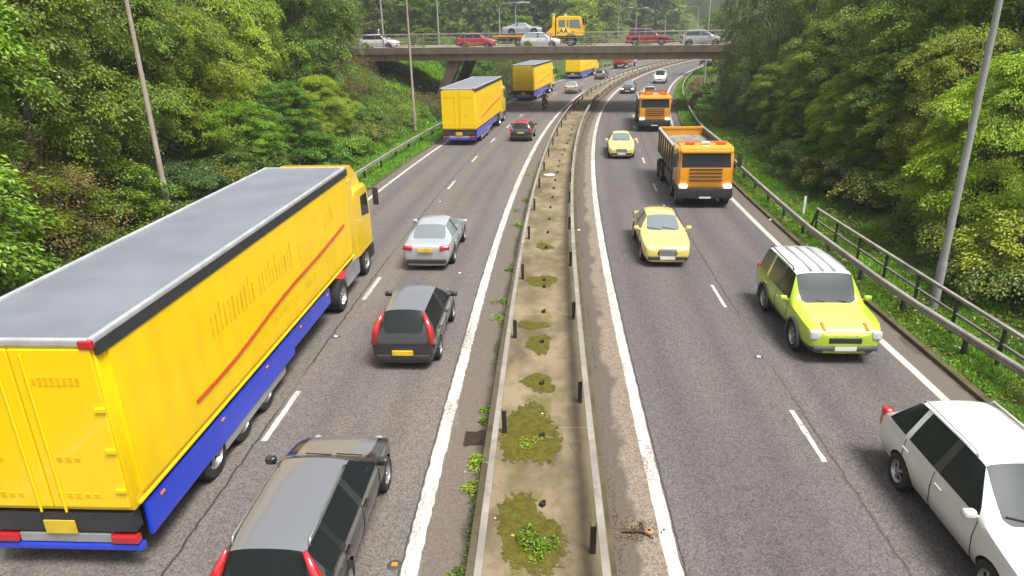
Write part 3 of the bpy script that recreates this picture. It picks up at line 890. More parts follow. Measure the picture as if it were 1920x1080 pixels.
# left woods, front row along the toe of the bank: kind, column in the photograph, offset, height, width, label
for kind, px, o, hs, rs, label, mat in (
    ('beech', -120, -16.5, .95, 1.1, 'mid green leafy tree at the left edge, nearest the long yellow trailer', None),
    ('beech', 40, -18.6, .9, .88, 'mid green tree with layered sprays, left of the brown stained lamp post', None),
    ('ash', 235, -19.5, .75, .9, 'green tree with hanging sprays right behind the brown stained lamp post', L_MID),
    ('ash', 360, -18.3, .62, .8, 'low bright green tree between the stained lamp post and the long trailer cab', L_BRIGHT),
    ('ash', 425, -19.5, 1.0, 1.0, 'tall yellow green tree, the brightest crown of the left woods', L_BRIGHT),
    ('maple', 560, -18.8, 1.0, 1.05, 'dense dark green round tree nearest the flyover in the left woods', None),
    ('beech', 440, -15.9, .34, .6, 'young leafy tree just above the middle of the long trailer roof edge', L_MID),
    ('maple', 520, -15.8, .36, .6, 'dark young tree right above the front of the long trailer roof', L_DARK),
    ('ash', 590, -16.4, .36, .6, 'bright young tree above the long trailer cab at the grass bank edge', L_BRIGHT),
    ('birch', 290, -21.5, 1.05, 1.3, 'olive brown birch with yellowing leaves behind the stained lamp post', None),
    ('birch', 110, -22.5, 1.05, 1.3, 'olive birch with orange specks rising behind the layered mid green tree', None),
    ('maple', 480, -24, 1.1, 1.1, 'dark crown rising between the brightest yellow green tree and the dense round tree', L_MID),
    ('birch', 606, -23.5, .95, 1.1, 'brown and orange tinged tree beside the left end of the flyover', L_OLIVE),
    ('maple', 596, -25, .8, .8, 'very dark tree overhanging the left end of the flyover beam', None)):
    s = at_px(px, o) if px > -50 else 14.5
    plant(kind, *so(s, o), hs, rs, label, mat, var=N_TREE % 2)
rg = random.Random(11)
for k in range(15):
    s, o = 6 + k * 4.6 + rg.uniform(-1, 1), -27 - 5.5 * (k % 2) - rg.uniform(0, 2)
    plant(rg.choice(['beech', 'maple', 'birch']), *so(s, o), rg.uniform(.95, 1.2), rg.uniform(1.0, 1.25), 'tree deep in the left woods, seen only through gaps in the front row', None, GL, rg.randrange(2))
for k in range(6):
    s, o = 6 + k * 9 + rg.uniform(-1, 1), -40
    plant('maple', *so(s, o), 1.35, 1.3, 'tree deep in the left woods, seen only through gaps in the front row', L_MID, GL, rg.randrange(2))
# right woods
for kind, px, o, hs, rs, label, mat in (
    ('willow', 1366, 15.0, 1.0, .86, 'dark drooping willow at the right end of the flyover', None),
    ('shrub', 1385, 14.4, 1.6, 1.5, 'low dark shrub at the foot of the drooping willow beside the verge', L_DARK),
    ('beech', 1425, 16.8, .58, .75, 'dark green young tree in front of the drooping willow', L_DARK),
    ('ash', 1500, 17.8, 1.0, .95, 'tall bright green tree beside the lamp post at the right end of the flyover', L_BRIGHT),
    ('beech', 1565, 16.2, .62, .75, 'green young tree right behind the orange tipper lorry', L_MID),
    ('birch', 1665, 21.5, 1.0, 1.25, 'olive birch with pale stem at the top of the right woods', None),
    ('beech', 1690, 16.3, .56, .8, 'mid green layered young tree left of the grey lamp post', L_MID),
    ('birch', 1765, 19.0, 1.0, 1.2, 'olive hanging birch right behind the top of the grey lamp post', None),
    ('ash', 1800, 16.8, .55, .8, 'yellow green spreading tree behind the grey lamp post', L_YELLOW),
    ('ash', 1905, 15.8, .52, .72, 'lush bright green tree at the right picture edge above the guard rail', L_BRIGHT),
    ('maple', 1890, 19.5, .9, 1.0, 'dark green tree with yellow specks at the upper right corner', L_MID),
    ('birch', 1585, 21.5, 1.05, 1.2, 'olive crown behind the tall bright green tree in the right woods', None),
    ('beech', 1465, 15.3, .40, .6, 'young green tree nearest the verge, left of the tall bright green tree', L_MID),
    ('maple', 1535, 15.0, .30, .5, 'small dark leafy tree on the verge edge behind the orange tipper cab', L_DARK),
    ('ash', 1600, 15.6, .40, .55, 'slender bright young tree above the start of the guard rail', L_BRIGHT),
    ('beech', 1640, 15.0, .34, .5, 'small layered tree between the slender bright young tree and the grey lamp post', L_MID),
    ('maple', 1720, 16.0, .42, .6, 'dark leafy young tree close left of the grey lamp post', L_DARK),
    ('ash', 1845, 15.2, .36, .55, 'bright feathery young tree right of the grey lamp post, over the guard rail', L_BRIGHT),
    ('beech', 1740, 18.0, .8, .9, 'mid green tree behind the grey lamp post, below the hanging birch', L_MID),
    ('beech', 1610, 18.2, .8, .9, 'full mid green tree right of the tall bright green tree', L_MID),
    ('willow', 1440, 24.0, .95, .8, 'grey green crown behind the lamp post at the right end of the flyover', None)):
    s = at_px(px, o) if px != 1366 else 57.5
    plant(kind, *so(s, o), hs, rs, label, mat, var=N_TREE % 2)
for k in range(15):
    s, o = 4 + k * 4.4 + rg.uniform(-1, 1), 25 + 5.5 * (k % 2) + rg.uniform(0, 2)
    plant(rg.choice(['beech', 'maple', 'birch']), *so(s, o), rg.uniform(.95, 1.2), rg.uniform(1.0, 1.25), 'tree deep in the right woods, seen only through gaps in the front row', None, GR, rg.randrange(2))
for k in range(6):
    s, o = 2 + k * 9 + rg.uniform(-1, 1), 39
    plant('maple', *so(s, o), 1.35, 1.3, 'tree deep in the right woods, seen only through gaps in the front row', L_MID, GR, rg.randrange(2))
# shrubs and bushes at the foot of the woods
for kind, px, py, hs, rs, label, mat in (
    ('twiggy', 85, 455, 1.1, 1.2, 'brown twiggy shrub below the layered mid green tree at the far left', None),
    ('shrub', 20, 500, .8, 1.1, 'yellow green shrub at the left picture edge above the trailer roof', L_BRIGHT),
    ('shrub', 235, 425, .75, 1.0, 'leafy shrub left of the foot of the brown stained lamp post', None),
    ('shrub', 365, 385, .7, .9, 'pale green shrub right of the foot of the brown stained lamp post', L_WILLOW),
    ('shrub', 470, 345, .8, .95, 'dark shrub above the far end of the long trailer roof', L_DARK),
    ('shrub', 590, 300, .8, 1.0, 'green shrub at the edge of the grass bank above the trailer cab', None),
    ('twiggy', 660, 215, 1.3, 1.4, 'rust brown shrub on the grass bank below the flyover left end', None),
    ('twiggy', 800, 205, 1.0, 1.2, 'bare greyish shrub at the foot of the flyover slanting leg', L_RUSSET),
    ('shrub', 690, 240, .55, .9, 'low olive shrub on the grass bank left of the thin brown lamp post', L_BRAMBLE),
    ('shrub', 655, 140, 1.0, 1.2, 'yellowing shrub at the top of the bank under the flyover left end', L_OLIVE),
    ('reed', 1312, 165, 1.0, .9, 'straw coloured plumed reeds on the verge by the dark willow', None),
    ('reed', 1318, 190, .85, .9, 'tan plumed reeds below the taller straw plumes by the dark willow', L_RUSSET),
    ('shrub', 1345, 205, .9, 1.0, 'dark shrub beside the tan reeds on the right verge', L_DARK),
    ('shrub', 1500, 300, .7, .9, 'brownish shrub on the bank behind the orange tipper lorry', L_BRAMBLE),
    ('shrub', 1560, 325, .6, .9, 'russet green shrub left of the small shrubs above the guard rail', L_OLIVE),
    ('shrub', 1620, 345, .7, .9, 'grey green shrub on the bank above the start of the guard rail', L_WILLOW),
    ('shrub', 1690, 370, .6, .9, 'small green shrub left of the foot of the grey lamp post', None),
    ('shrub', 1850, 430, .8, 1.0, 'bright leafy shrub right of the grey lamp post', L_BRIGHT),
    ('shrub', 1900, 500, .8, .9, 'bright green shrub at the right picture edge behind the guard rail', L_BRIGHT)):
    x, y = ray_ground(px, py, 1.0)
    s, o = to_so(x, y)
    plant(kind, x, y, hs, rs, label, mat, var=N_TREE % 2)
x, y = ray_ground(88, 425, 2.3)
plant('twiggy', x, y, 1.25, 1.35, 'rusty brown twiggy shrub at the far left above the long trailer roof', None)
x, y = ray_ground(640, 190, 2.6)
plant('twiggy', x, y, 1.2, 1.3, 'reddish brown shrub on the bank under the flyover left end', None)
for k in range(26):
    left = k % 2 == 0
    s = 12 + k * 2.1 + rg.uniform(-1, 1)
    o = -rg.uniform(13.6, 16.5) if left else rg.uniform(13.4, 16.0)
    plant('bramble', *so(s, o), rg.uniform(.7, 1.2), rg.uniform(.8, 1.3), 'bramble bush on the bank at the foot of the %s woods' % ('left' if left else 'right'), rg.choice([None, L_OLIVE, L_MID]), 'brambles below the %s woods' % ('left' if left else 'right'), rg.randrange(2))
# beyond the flyover
far_rows = []
tints = [('mid green', L_MID), ('dark green', L_DARK), ('bluish green', L_WILLOW), ('olive', L_OLIVE), ('yellowing', L_YELLOW), ('dark green', L_DARK), ('mid green', L_MID)]
marks = [(700, 'above the leftmost white hatchback'), (800, 'left of the red hatchback'), (900, 'above the red hatchback'),
         (975, 'behind the silver convertible'), (1060, 'behind the yellow recovery cab'), (1140, 'between yellow cab and red estate'), (1215, 'above the dark red estate'), (1290, 'above the silver hatchback'), (1380, 'behind the flyover right end')]
for row, (dist, n, h0) in enumerate(((100, 9, .7), (122, 12, .85), (150, 13, 1.0), (185, 13, 1.15), (225, 13, 1.3))):
    for k in range(n):
        px = 645 + (k + .5 * (row % 2)) * (740 / n) + rg.uniform(-16, 16)
        d = _F * 1280 + _ix * (px - 960) + _iy * (70 - 540)
        q = (dist + rg.uniform(-8, 8)) / d.y
        x, y = d.x * q, d.y * q
        s, o = to_so(x, y)
        if -15 < o < 14.5 or (s < 118 and -32 < o < 0): continue
        tn, tm = tints[rg.randrange(len(tints))]
        if row == 4: tn, tm = rg.choice([('dark green', L_DARK), ('bluish green', L_WILLOW), ('mid green', L_MID)])
        mk = min(marks, key=lambda q: abs(q[0] - px))[1]
        where = ('in the nearest row', 'in the second row', 'in the middle rows', 'high in the far rows', 'on the skyline')[row]
        plant('far', x, y, h0 * rg.uniform(.8, 1.15), h0 * rg.uniform(.85, 1.2) * (1.15 if row > 1 else 1), '%s tree %s, %s' % (tn, mk, where), tm, 'trees beyond the flyover', rg.randrange(3))
for px, dist, hs, rs, lab, mat in ((890, 96, .95, .85, 'broad pale willow bush behind the red hatchback on the flyover', L_WILLOW), (955, 92, .7, .6, 'olive willow bush left of the silver convertible', L_OLIVE)):
    d = _F * 1280 + _ix * (px - 960) + _iy * (70 - 540); q = dist / d.y
    plant('sallow', d.x * q, dist, hs, rs, lab, mat)
# trees seen under the flyover on the left bank and the outside of the bend
for px, dist, hs, rs, lab, mat in ((900, 92, .33, .62, 'dark bushy tree under the flyover right of the slanting legs', L_DARK), (935, 97, .33, .62, 'dark tree under the flyover above the second yellow trailer', L_DARK),
                                   (878, 88, .27, .45, 'dark green bushy tree close behind the slanting legs', L_DARK), (800, 98, .3, .5, 'yellow green bush on the grass slope behind the slanting legs', L_OLIVE)):
    d = _F * 1280 + _ix * (px - 960) + _iy * (130 - 540); q = dist / d.y
    plant('far', d.x * q, dist, hs, rs, lab, mat, var=1)
# a far wood that reads as one mass
def far_wood():
    rng = np.random.default_rng(5)
    n = 60000
    x = rng.uniform(-230, 330, n); y = rng.uniform(265, 330, n)
    top = 40 + 5 * np.sin(x * .31) + 3 * np.sin(x * .83 + 1) + 3 * np.sin(y * .4)
    z = top * rng.uniform(.35, 1, n) ** .7
    P = np.c_[x, y, z]
    V, Q = leaf_quads(P, rng.normal(0, 1, (n, 3)), rng.normal(0, .4, (n, 3)) + [0, -.3, .8], 1.7, 1.2, rng)
    tag(np_mesh('distant_woodland', V, Q, L_DARK), 'distant hazy woodland on the rise behind everything', 'woodland', kind='stuff')
far_wood()
LAMP4.location = (*so(at_px(1378, 14.4), 14.4), 1.0)

# ------------------------------------------------------------------ grass and ground cover
def scatter(n, s_lo, s_hi, of_lo, of_hi, rng, near=0.0):
    u = rng.uniform(0, 1, n)
    s = s_lo + (s_hi - s_lo) * u ** (1 + near)
    o = np.array([of_lo(a) for a in s]) + (np.array([of_hi(a) for a in s]) - np.array([of_lo(a) for a in s])) * rng.uniform(0, 1, n)
    X = np.interp(s, RS, RX); Y = np.interp(s, RS, RY); Hh = np.interp(s, RS, RH)
    z = np.array([max(ground_z(a, b), 0.02) for a, b in zip(s, o)])
    return np.c_[X + o * np.cos(Hh), Y - o * np.sin(Hh), z], s, o
def patch(s, o, f, seed):
    return np.sin(s * f + seed) * np.sin(o * f * 1.7 + seed * 2.1) + .6 * np.sin(s * f * 2.7 - o * f * 1.9 + seed * .7) + .4 * np.sin(s * f * 6.1 + o * f * 5.3)
def grass(name, n, s_lo, s_hi, of_lo, of_hi, h, seed, label, near=.6):
    rng = np.random.default_rng(seed)
    P, s, o = scatter(n, s_lo, s_hi, of_lo, of_hi, rng, near)
    pt = patch(s, o, .9, seed)
    keep = (pt + rng.normal(0, .6, n)) > -.75
    P, s, o, pt = P[keep], s[keep], o[keep], pt[keep]
    m = len(P)
    A = np.c_[rng.normal(0, .55, m), rng.normal(0, .55, m), np.ones(m)]
    N = rng.normal(0, 1, (m, 3)); N[:, 2] *= .3
    g = np.clip(.7 + .35 * pt, .35, 1.5) * (1 + s / 110)
    V, Q = leaf_quads(P, A, N, h * g, h * .13 * (1 + s / 35), rng)
    tag(np_mesh(name, V, Q, L_GRASS), label, 'grass', kind='stuff')
grass('verge_grass', 130000, 5, 150, lambda s: o_rkerb(s) + .2, lambda s: 13.2, .15, 3, 'green grass on the verge beside the oncoming lanes', .9)
grass('verge_grass', 120000, 18, 150, lambda s: -13.6, lambda s: o_lkerb(s) - .12, .17, 8, 'bright green grass on the verge below the left woods', .5)
grass('bank_grass', 110000, 44, 130, lambda s: -26, lambda s: -13, .30, 12, 'long grass on the left bank around and beyond the flyover', .2)
def cover(name, n, s_lo, s_hi, o_lo, o_hi, seed, label, mat, size, hgt):
    rng = np.random.default_rng(seed)
    P, s, o = scatter(n, s_lo, s_hi, lambda a: o_lo, lambda a: o_hi, rng, .5)
    pt = patch(s, o, .55, seed)
    keep = pt + rng.normal(0, .35, n) > -.35
    P, pt, s = P[keep], pt[keep], s[keep]; m = len(P)
    P[:, 2] += np.abs(rng.normal(0, 1, m)) * hgt * np.clip(.6 + pt * .5, .15, 1.4)
    N = np.c_[rng.normal(0, .5, m), rng.normal(0, .5, m), np.ones(m)]
    A = np.c_[rng.normal(0, 1, m), rng.normal(0, 1, m), rng.normal(-.1, .35, m)]
    V, Q = leaf_quads(P, A, N, size * (1 + s / 90), size * .65 * (1 + s / 90), rng)
    tag(np_mesh(name, V, Q, mat), label, 'ground cover', kind='stuff')
cover('ground_cover', 110000, 6, 90, 11.9, 19, 21, 'brambles, ivy and weeds covering the bank below the right woods', L_BRAMBLE, .10, .16)
cover('ground_cover', 90000, 10, 75, -20, -12.6, 22, 'brambles, ivy and weeds covering the bank below the left woods', L_BRAMBLE, .11, .22)
cover('ground_cover', 60000, 44, 75, -19, -13.4, 24, 'low grey green scrub on the left bank before the flyover', L_OLIVE, .10, .4)
cover('verge_weeds', 26000, 6, 60, 10.0, 12.3, 23, 'low broadleaved weeds in the verge grass by the right barrier', L_MID, .09, .06)
# ------------------------------------------------------------------ vehicles: materials
def glass_mat(name, col=(0.012, 0.016, 0.018), rough=0.04):
    t = NT(name)
    t.principled(col, rough, 0, 0.35)
    return t.mat
M_GLASS = glass_mat('tinted_glass', rough=.2)
M_GLASSL = glass_mat('glass_painted_sky', (0.15, 0.18, 0.20), 0.22)  # the sky's reflection is put into the glass colour as a pale tint
def screen_mat(name):
    t = NT(name)
    t.principled((.035, .045, .05), .3, 0, .1)
    return t.mat
M_SCREEN = screen_mat('dim_windscreen')
def clear_glass(name):
    t = NT(name)
    tr = t.n('ShaderNodeBsdfTransparent'); tr.inputs[0].default_value = (.62, .68, .68, 1)
    gl = t.n('ShaderNodeBsdfGlossy'); gl.inputs['Roughness'].default_value = .03
    fr = t.n('ShaderNodeFresnel'); fr.inputs[0].default_value = 1.5
    mx = t.n('ShaderNodeMixShader'); t.l(fr.outputs[0], mx.inputs[0]); t.l(tr.outputs[0], mx.inputs[1]); t.l(gl.outputs[0], mx.inputs[2])
    t.l(mx.outputs[0], t.out.inputs['Surface'])
    return t.mat
M_CLEAR = clear_glass('clear_windscreen')
M_ARCH = plain('wheel_arch_black', (.012, .012, .012), .9)
M_RIM = plain('alloy_rim', (.42, .42, .43), .3, .8)
M_RIMDK = plain('dark_wheel_trim', (.13, .13, .135), .4, .5)
M_TAIL = plain('tail_lens_red', (.42, .012, .02), .12, 0, .6, Coat_Weight=1.0)
M_LENS = plain('headlamp_lens', (.62, .64, .66), .1, .2, .8, Coat_Weight=1.0)
M_INDIC = plain('orange_lens', (.7, .22, .02), .15)
M_PLATEY = plain('number_plate_yellow', (.60, .42, .03), .4)
M_PLATEW = plain('number_plate_white', (.66, .66, .62), .4)
M_CHROME = plain('chrome', (.62, .62, .63), .16, 1.0)
M_GREYTRIM = plain('grey_bumper_plastic', (.07, .07, .072), .55)
def lit(name, col, k):
    t = NT(name)
    e = t.n('ShaderNodeEmission'); e.inputs[0].default_value = (*col, 1); e.inputs[1].default_value = k
    t.l(e.outputs[0], t.out.inputs['Surface'])
    return t.mat
M_LIT = lit('lit_headlamp', (1, .98, .93), 1.1)
M_LITRED = lit('lit_tail_lamp', (1, .03, .04), 1.0)
P_SILVER = paint('paint_silver', (.46, .49, .54), .4, .28)
P_SILVERW = paint('paint_warm_silver', (.52, .50, .47), .5, .3)
P_BLACK = paint('paint_black', (.022, .023, .026), .1, .22, .12)
P_GREYBLK = paint('paint_graphite', (.085, .09, .10), .4, .2, .12)
P_WHITE = paint('paint_white', (.60, .60, .60), 0, .25, .12)
P_YELLOW = paint('paint_pale_yellow', (.70, .57, .16), 0, .26, .08)
P_LIME = paint('paint_lime', (.36, .50, .03), 0, .28, .1)
P_RED = paint('paint_red', (.48, .035, .045), .1, .26, .1)
P_WINE = paint('paint_wine_red', (.24, .02, .03), .3, .26, .12)
P_PINKRED = paint('paint_bright_red_roof', (.62, .03, .075), .0, .25, .05)
P_SKYSHEEN = paint('paint_black_sky_sheen', (.15, .16, .18), .15, .3, .05)  # roofs and bonnet of black cars: sky reflection painted in as grey
P_DKGREY = paint('paint_slate', (.15, .16, .18), .4, .28, .15)
P_TRUCKY = paint('paint_truck_yellow', (.86, .575, .0), 0, .38, .12)
P_ORANGE = paint('paint_lorry_orange', (.70, .28, .0), 0, .38, .45)
P_AAYEL = paint('paint_recovery_yellow', (.8, .47, .0), 0, .32, .1)
P_TRED = paint('paint_flatbed_red', (.40, .03, .035), 0, .4, .2)

# ------------------------------------------------------------------ wheels
def wheel(parent, x, y, r, w=.2, rim=None, side=None, n=26, dish=.03):
    side = side or (1 if x > 0 else -1)
    m = MB()
    m.lathe((x, y, r), [(-w / 2, r * .62), (-w / 2, r * .93), (-w / 2 + .025, r * .99), (w / 2 - .025, r * .99), (w / 2, r * .93), (w / 2, r * .62)], 'x', n)
    wl = m.build('wheel', M_RUBBER, parent, angle=40)
    m = MB(); xo = x + side * (w / 2 - .012); d = side
    m.lathe((xo, y, r), [(d * .0, r * .66), (d * .008, r * .60), (-d * dish, r * .54), (-d * dish * 1.6, r * .5)], 'x', n)
    m.lathe((xo, y, r), [(-d * dish * 1.6, r * .5), (-d * dish * 2.2, .0)], 'x', n, 1)
    for k in range(5):
        a = 2 * math.pi * k / 5 + .3
        R = Matrix.Rotation(a, 3, 'X')
        m.box((xo - d * dish * .8, y + R.col[2][1] * r * .31, r + R.col[2][2] * r * .31), (.02, r * .17, r * .56), 0, R)
    m.lathe((xo, y, r), [(d * .0, .001), (d * .0, r * .12), (-d * dish * 2, r * .15)], 'x', 12)
    m.build('rim', [rim or M_RIM, M_ARCH], wl, angle=35)
    return wl

# ------------------------------------------------------------------ car body: a cage of cross-sections, smoothed, arches cut, split into parts
def car(name, label, cat, L, W, H, cowl, rf, rr, rg, hood=.95, nose=.68, belt=.95, deck=None, gc=.2, wb=(1.32, -1.3), wr=.31, bp=-.25,
        roofw=.62, tail='hatch', body=None, roofmat=None, glass=None, rim=None, lights='round', taillight='corner', plate_rear=None, loc=(0, 0, 0), rz=0,
        extras=(), lit_head=False, lowtrim=False, quarter=None, group=None, glass_side=None, bull=.06, hoodmat=None, screen=None):
    """y forward; cowl, rf, rr, rg: y of windscreen base, roof front, roof rear, rear-glass base"""
    root = empty(name, loc, rz, label, cat, group)
    w = W / 2; F, B = L / 2, -L / 2
    deck = belt if deck is None else deck
    BODY, WIN_F, WIN_R, WS, RW, DOOR_F, DOOR_R, ROOF, HOOD, ARCH, LOW, WIN_Q = range(12)
    def sec(y, sill, wm, zb, ztop, wt, ysh=None, zt2=None, yt=None):
        """half section: 8 points"""
        ys = y if ysh is None else ysh; yt = y if yt is None else yt
        zc = ztop
        return [(0, y, gc), (wm * .84, y, gc), (wm * .965, y, gc + (zb - gc) * .28), (wm, y, gc + (zb - gc) * .62), (wm * .955, ys, zb),
                (wt, yt, ztop - (.055 if ztop > zb + .25 else .025)), (wt * .62, yt, ztop - .012), (0, yt, zc)]
    hw = w * .74
    S = []
    S.append(sec(F - .02, 0, w * .72, nose * .82, nose * .86, hw * .75))
    S.append(sec(F - .10, 0, w * .90, nose * .97, nose * 1.02, hw * .88))
    S.append(sec(F - .45, 0, w * .985, nose + (hood - nose) * .35, nose + (hood - nose) * .48 + .02, hw))
    S.append(sec((F - .45 + cowl) / 2, 0, w, belt - (belt - nose) * .35, hood - (hood - nose) * .25 + .01, hw))
    S.append(sec(cowl, 0, w, belt - .02, hood, hw))
    wt = w * roofw
    S.append(sec(cowl - .14, 0, w, belt, H - .03, wt * .97, yt=rf))
    S.append(sec(bp + .07, 0, w, belt, H, wt))
    S.append(sec(bp - .07, 0, w, belt, H, wt))
    if quarter:
        S.append(sec(quarter + .05, 0, w, belt + .01, H - .01, wt))
        S.append(sec(quarter - .05, 0, w, belt + .01, H - .01, wt))
    S.append(sec(rg + .16 if tail != 'box' else rg + .1, 0, w * .99, belt + .02, H - .045, wt * .95, yt=rr))
    dk = deck
    S.append(sec(rg, 0, w * .97, belt, dk, wt * .98 if tail != 'sedan' else w * .72))
    if tail == 'sedan':
        S.append(sec((rg + B) / 2, 0, w * .965, belt - .01, dk - .01, w * .72))
        S.append(sec(B + .07, 0, w * .92, belt - .03, dk - .03, w * .70))
        S.append(sec(B + .01, 0, w * .84, belt - .16, dk - .16, w * .62))
    else:
        S.append(sec(min(rg - .02, B + .12), 0, w * .95, belt - .06, dk - .05, w * .74))
        S.append(sec(B + .01, 0, w * .86, (belt + gc) * .62, (belt + gc) * .64, w * .66))
    bm = bmesh.new()
    crl = bm.edges.layers.float.new('crease_edge')
    rows = []
    for s in S:
        row = [bm.verts.new(p) for p in s] + [bm.verts.new((-p[0], p[1], p[2])) for p in s[-2:0:-1]]
        rows.append(row)
    n = len(rows[0])
    iW = 4; iA = 5                                   # cowl station, A-pillar station
    iB1, iB2 = 6, 7
    iQ = 9 if quarter else None
    iC = 10 if quarter else 8; iD = iC + 1
    for i in range(len(rows) - 1):
        for k in range(n):
            f = bm.faces.new((rows[i][k], rows[i + 1][k], rows[i + 1][(k + 1) % n], rows[i][(k + 1) % n]))
            kk = k if k < 7 else 13 - k              # mirrored band 0..6
            mi = BODY
            if kk == 4:
                if iA <= i < iB1: mi = WIN_F
                elif iB2 <= i < (8 if quarter else iC): mi = WIN_R
                elif quarter and 9 <= i < iC: mi = WIN_Q
                if i == iB1: mi = LOW
            elif kk >= 5:
                if i == iW: mi = WS
                elif i == iC: mi = RW
                elif iA <= i < iC: mi = ROOF
                elif i < iW: mi = HOOD
            elif kk in (2, 3):
                if iA <= i < iB2: mi = DOOR_F
                elif iB2 <= i < (8 if quarter else iC) and rr < bp - .5: mi = DOOR_R
            elif kk == 1 and lowtrim: mi = LOW
            if kk == 0: mi = ARCH
            f.material_index = mi
    f = bm.faces.new(rows[0]); f.material_index = BODY
    f = bm.faces.new(rows[-1][::-1]); f.material_index = BODY
    glass_ids = {WIN_F, WIN_R, WS, RW, WIN_Q}
    for e in bm.edges:
        ms = {f.material_index for f in e.link_faces}
        if len(ms) > 1:
            if ms & glass_ids: e[crl] = .95
            elif ARCH in ms: e[crl] = .7
        if len(e.verts) == 2:
            ks = [None, None]
    for i in range(len(rows) - 1):                   # shoulder line
        for k in (4, n - 4):
            e = bm.edges.get((rows[i][k], rows[i + 1][k]))
            if e and e[crl] < .45: e[crl] = .45
            if e and iA <= i < iC: e[crl] = .95
    for i in range(iA, iC):
        for k in (5, n - 5):
            e = bm.edges.get((rows[i][k], rows[i + 1][k]))
            if e: e[crl] = .9
    bmesh.ops.recalc_face_normals(bm, faces=bm.faces)
    me = bpy.data.meshes.new('tmp_body'); bm.to_mesh(me); bm.free()
    for _ in range(12): me.materials.append(None)
    tmp = bpy.data.objects.new('tmp_body', me); COL.objects.link(tmp)
    ss = tmp.modifiers.new('ss', 'SUBSURF'); ss.levels = 2; ss.render_levels = 2
    cut = MB()
    for y in wb:
        for sx in (-1, 1):
            cut.lathe((sx * (w - .13), y, wr * .98), [(-.16, .001), (-.16, wr + .055), (.3, wr + .055), (.3, .001)] if sx > 0 else [(.16, .001), (.16, wr + .055), (-.3, wr + .055), (-.3, .001)], 'x', 24)
    co = cut.build('tmp_cut', [None] * 12)
    co.data.polygons.foreach_set('material_index', [ARCH] * len(co.data.polygons))
    bo = tmp.modifiers.new('bo', 'BOOLEAN'); bo.object = co; bo.operation = 'DIFFERENCE'; bo.solver = 'EXACT'
    try: bo.material_mode = 'INDEX'
    except Exception: pass
    dg = bpy.context.evaluated_depsgraph_get(); dg.update()
    ev = tmp.evaluated_get(dg); em = ev.to_mesh()
    co_n = np.empty(len(em.vertices) * 3, np.float32); em.vertices.foreach_get('co', co_n); co_n = co_n.reshape(-1, 3)
    polys = [(tuple(p.vertices), p.material_index, p.center.x) for p in em.polygons]
    ev.to_mesh_clear()
    for o in (tmp, co):
        d = o.data; bpy.data.objects.remove(o); bpy.data.meshes.remove(d)
    groups = {}
    for vs, mi, cx in polys:
        key = (mi, 0)
        if mi in (WIN_F, WIN_R, DOOR_F, DOOR_R, WIN_Q, LOW): key = (mi, 1 if cx > 0 else -1)
        groups.setdefault(key, []).append(vs)
    names = {BODY: 'body', WIN_F: 'side_window', WIN_R: 'side_window', WIN_Q: 'side_window', WS: 'windscreen', RW: 'rear_window', DOOR_F: 'door', DOOR_R: 'door', ROOF: 'roof', HOOD: 'bonnet', ARCH: 'underside', LOW: 'pillar_trim'}
    gs = glass_side or glass or M_GLASS
    mats = {BODY: body, DOOR_F: body, DOOR_R: body, ROOF: roofmat or body, HOOD: hoodmat or body, ARCH: M_ARCH, LOW: M_GREYTRIM if lowtrim else M_BLACK,
            WIN_F: gs, WIN_R: gs, WIN_Q: gs, WS: screen or glass or M_GLASS, RW: glass or M_GLASS}
    doors = {}
    for (mi, sd), fs in sorted(groups.items()):
        used = sorted({i for f in fs for i in f}); mp = {u: j for j, u in enumerate(used)}
        m = MB(); m.add(co_n[used].tolist(), [[mp[i] for i in f] for f in fs])
        o = m.build(names[mi], mats[mi], root, angle=38)
    # wheels
    for y in wb:
        for sx in (-1, 1): wheel(root, sx * (w - .115), y, wr, .2, rim)
    # lamps, grille, plates, mirrors
    zl = nose * .86
    for sx in (-1, 1):
        m = MB()
        if lights == 'round': m.lathe((sx * w * .66, F - .17, zl), [(-.12, .14), (.02, .13), (.07, .09), (.09, .0)], 'y', 14)
        elif lights == 'tall': m.bbox((sx * w * .74, F - .12, zl - .02), (.26, .18, .24), .05)
        else: m.bbox((sx * w * .70, F - .17, zl + .01), (.36, .26, .13), .05, rot=Matrix.Rotation(-sx * .35, 3, 'Z'))
        m.build('headlight', M_LIT if lit_head else M_LENS, root, smooth=True)
        m = MB()
        if taillight == 'pillar':                      # tall lamps up the rear pillars
            a = Vector((sx * w * .86, B + .10, belt * .72)); b2 = Vector((sx * wt * .97, (rr + rg) / 2 + .02, (belt + H) / 2 + .22))
            m.tube([a, (a + b2) / 2 + Vector((sx * .05, -.03, .02)), b2], [.10, .085, .035], 8)
        elif taillight == 'tall': m.bbox((sx * w * .84, B + .12, belt * .86), (.17, .2, .42), .05)
        else: m.bbox((sx * w * .72, B + .13, deck * .83), (.36, .24, .17), .06, rot=Matrix.Rotation(sx * .3, 3, 'Z'))
        m.build('tail_light', M_TAIL, root, smooth=True)
        m = MB(); zz = belt + .07; yy = cowl - .24
        m.bbox((sx * (w + .09), yy, zz), (.19, .13, .14), .045); m.tube([(sx * (w - .08), yy, zz - .06), (sx * (w + .05), yy, zz - .03)], .025, 6)
        m.build('mirror', body, root, smooth=True)
        for y in ((bp + .22, bp - .85) if rr < bp - .6 else (bp + .22,)):
            m = MB(); m.bbox((sx * (w + .005), y, gc + (belt - gc) * .8), (.035, .2, .035), .012); m.build('door_handle', body, root)
        # seams of the doors
        m = MB()
        for y in (cowl - .2, bp, ) + ((quarter or rg + .25,) if rr < bp - .5 else ()):
            zc = [gc + .06, gc + (belt - gc) * .28, gc + (belt - gc) * .62, belt - .03]
            xc = [w * .90, w * .967, w * .992, w * .958]
            m.tube([(sx * (x_ + .003), y, z_) for x_, z_ in zip(xc, zc)], .007, 4)
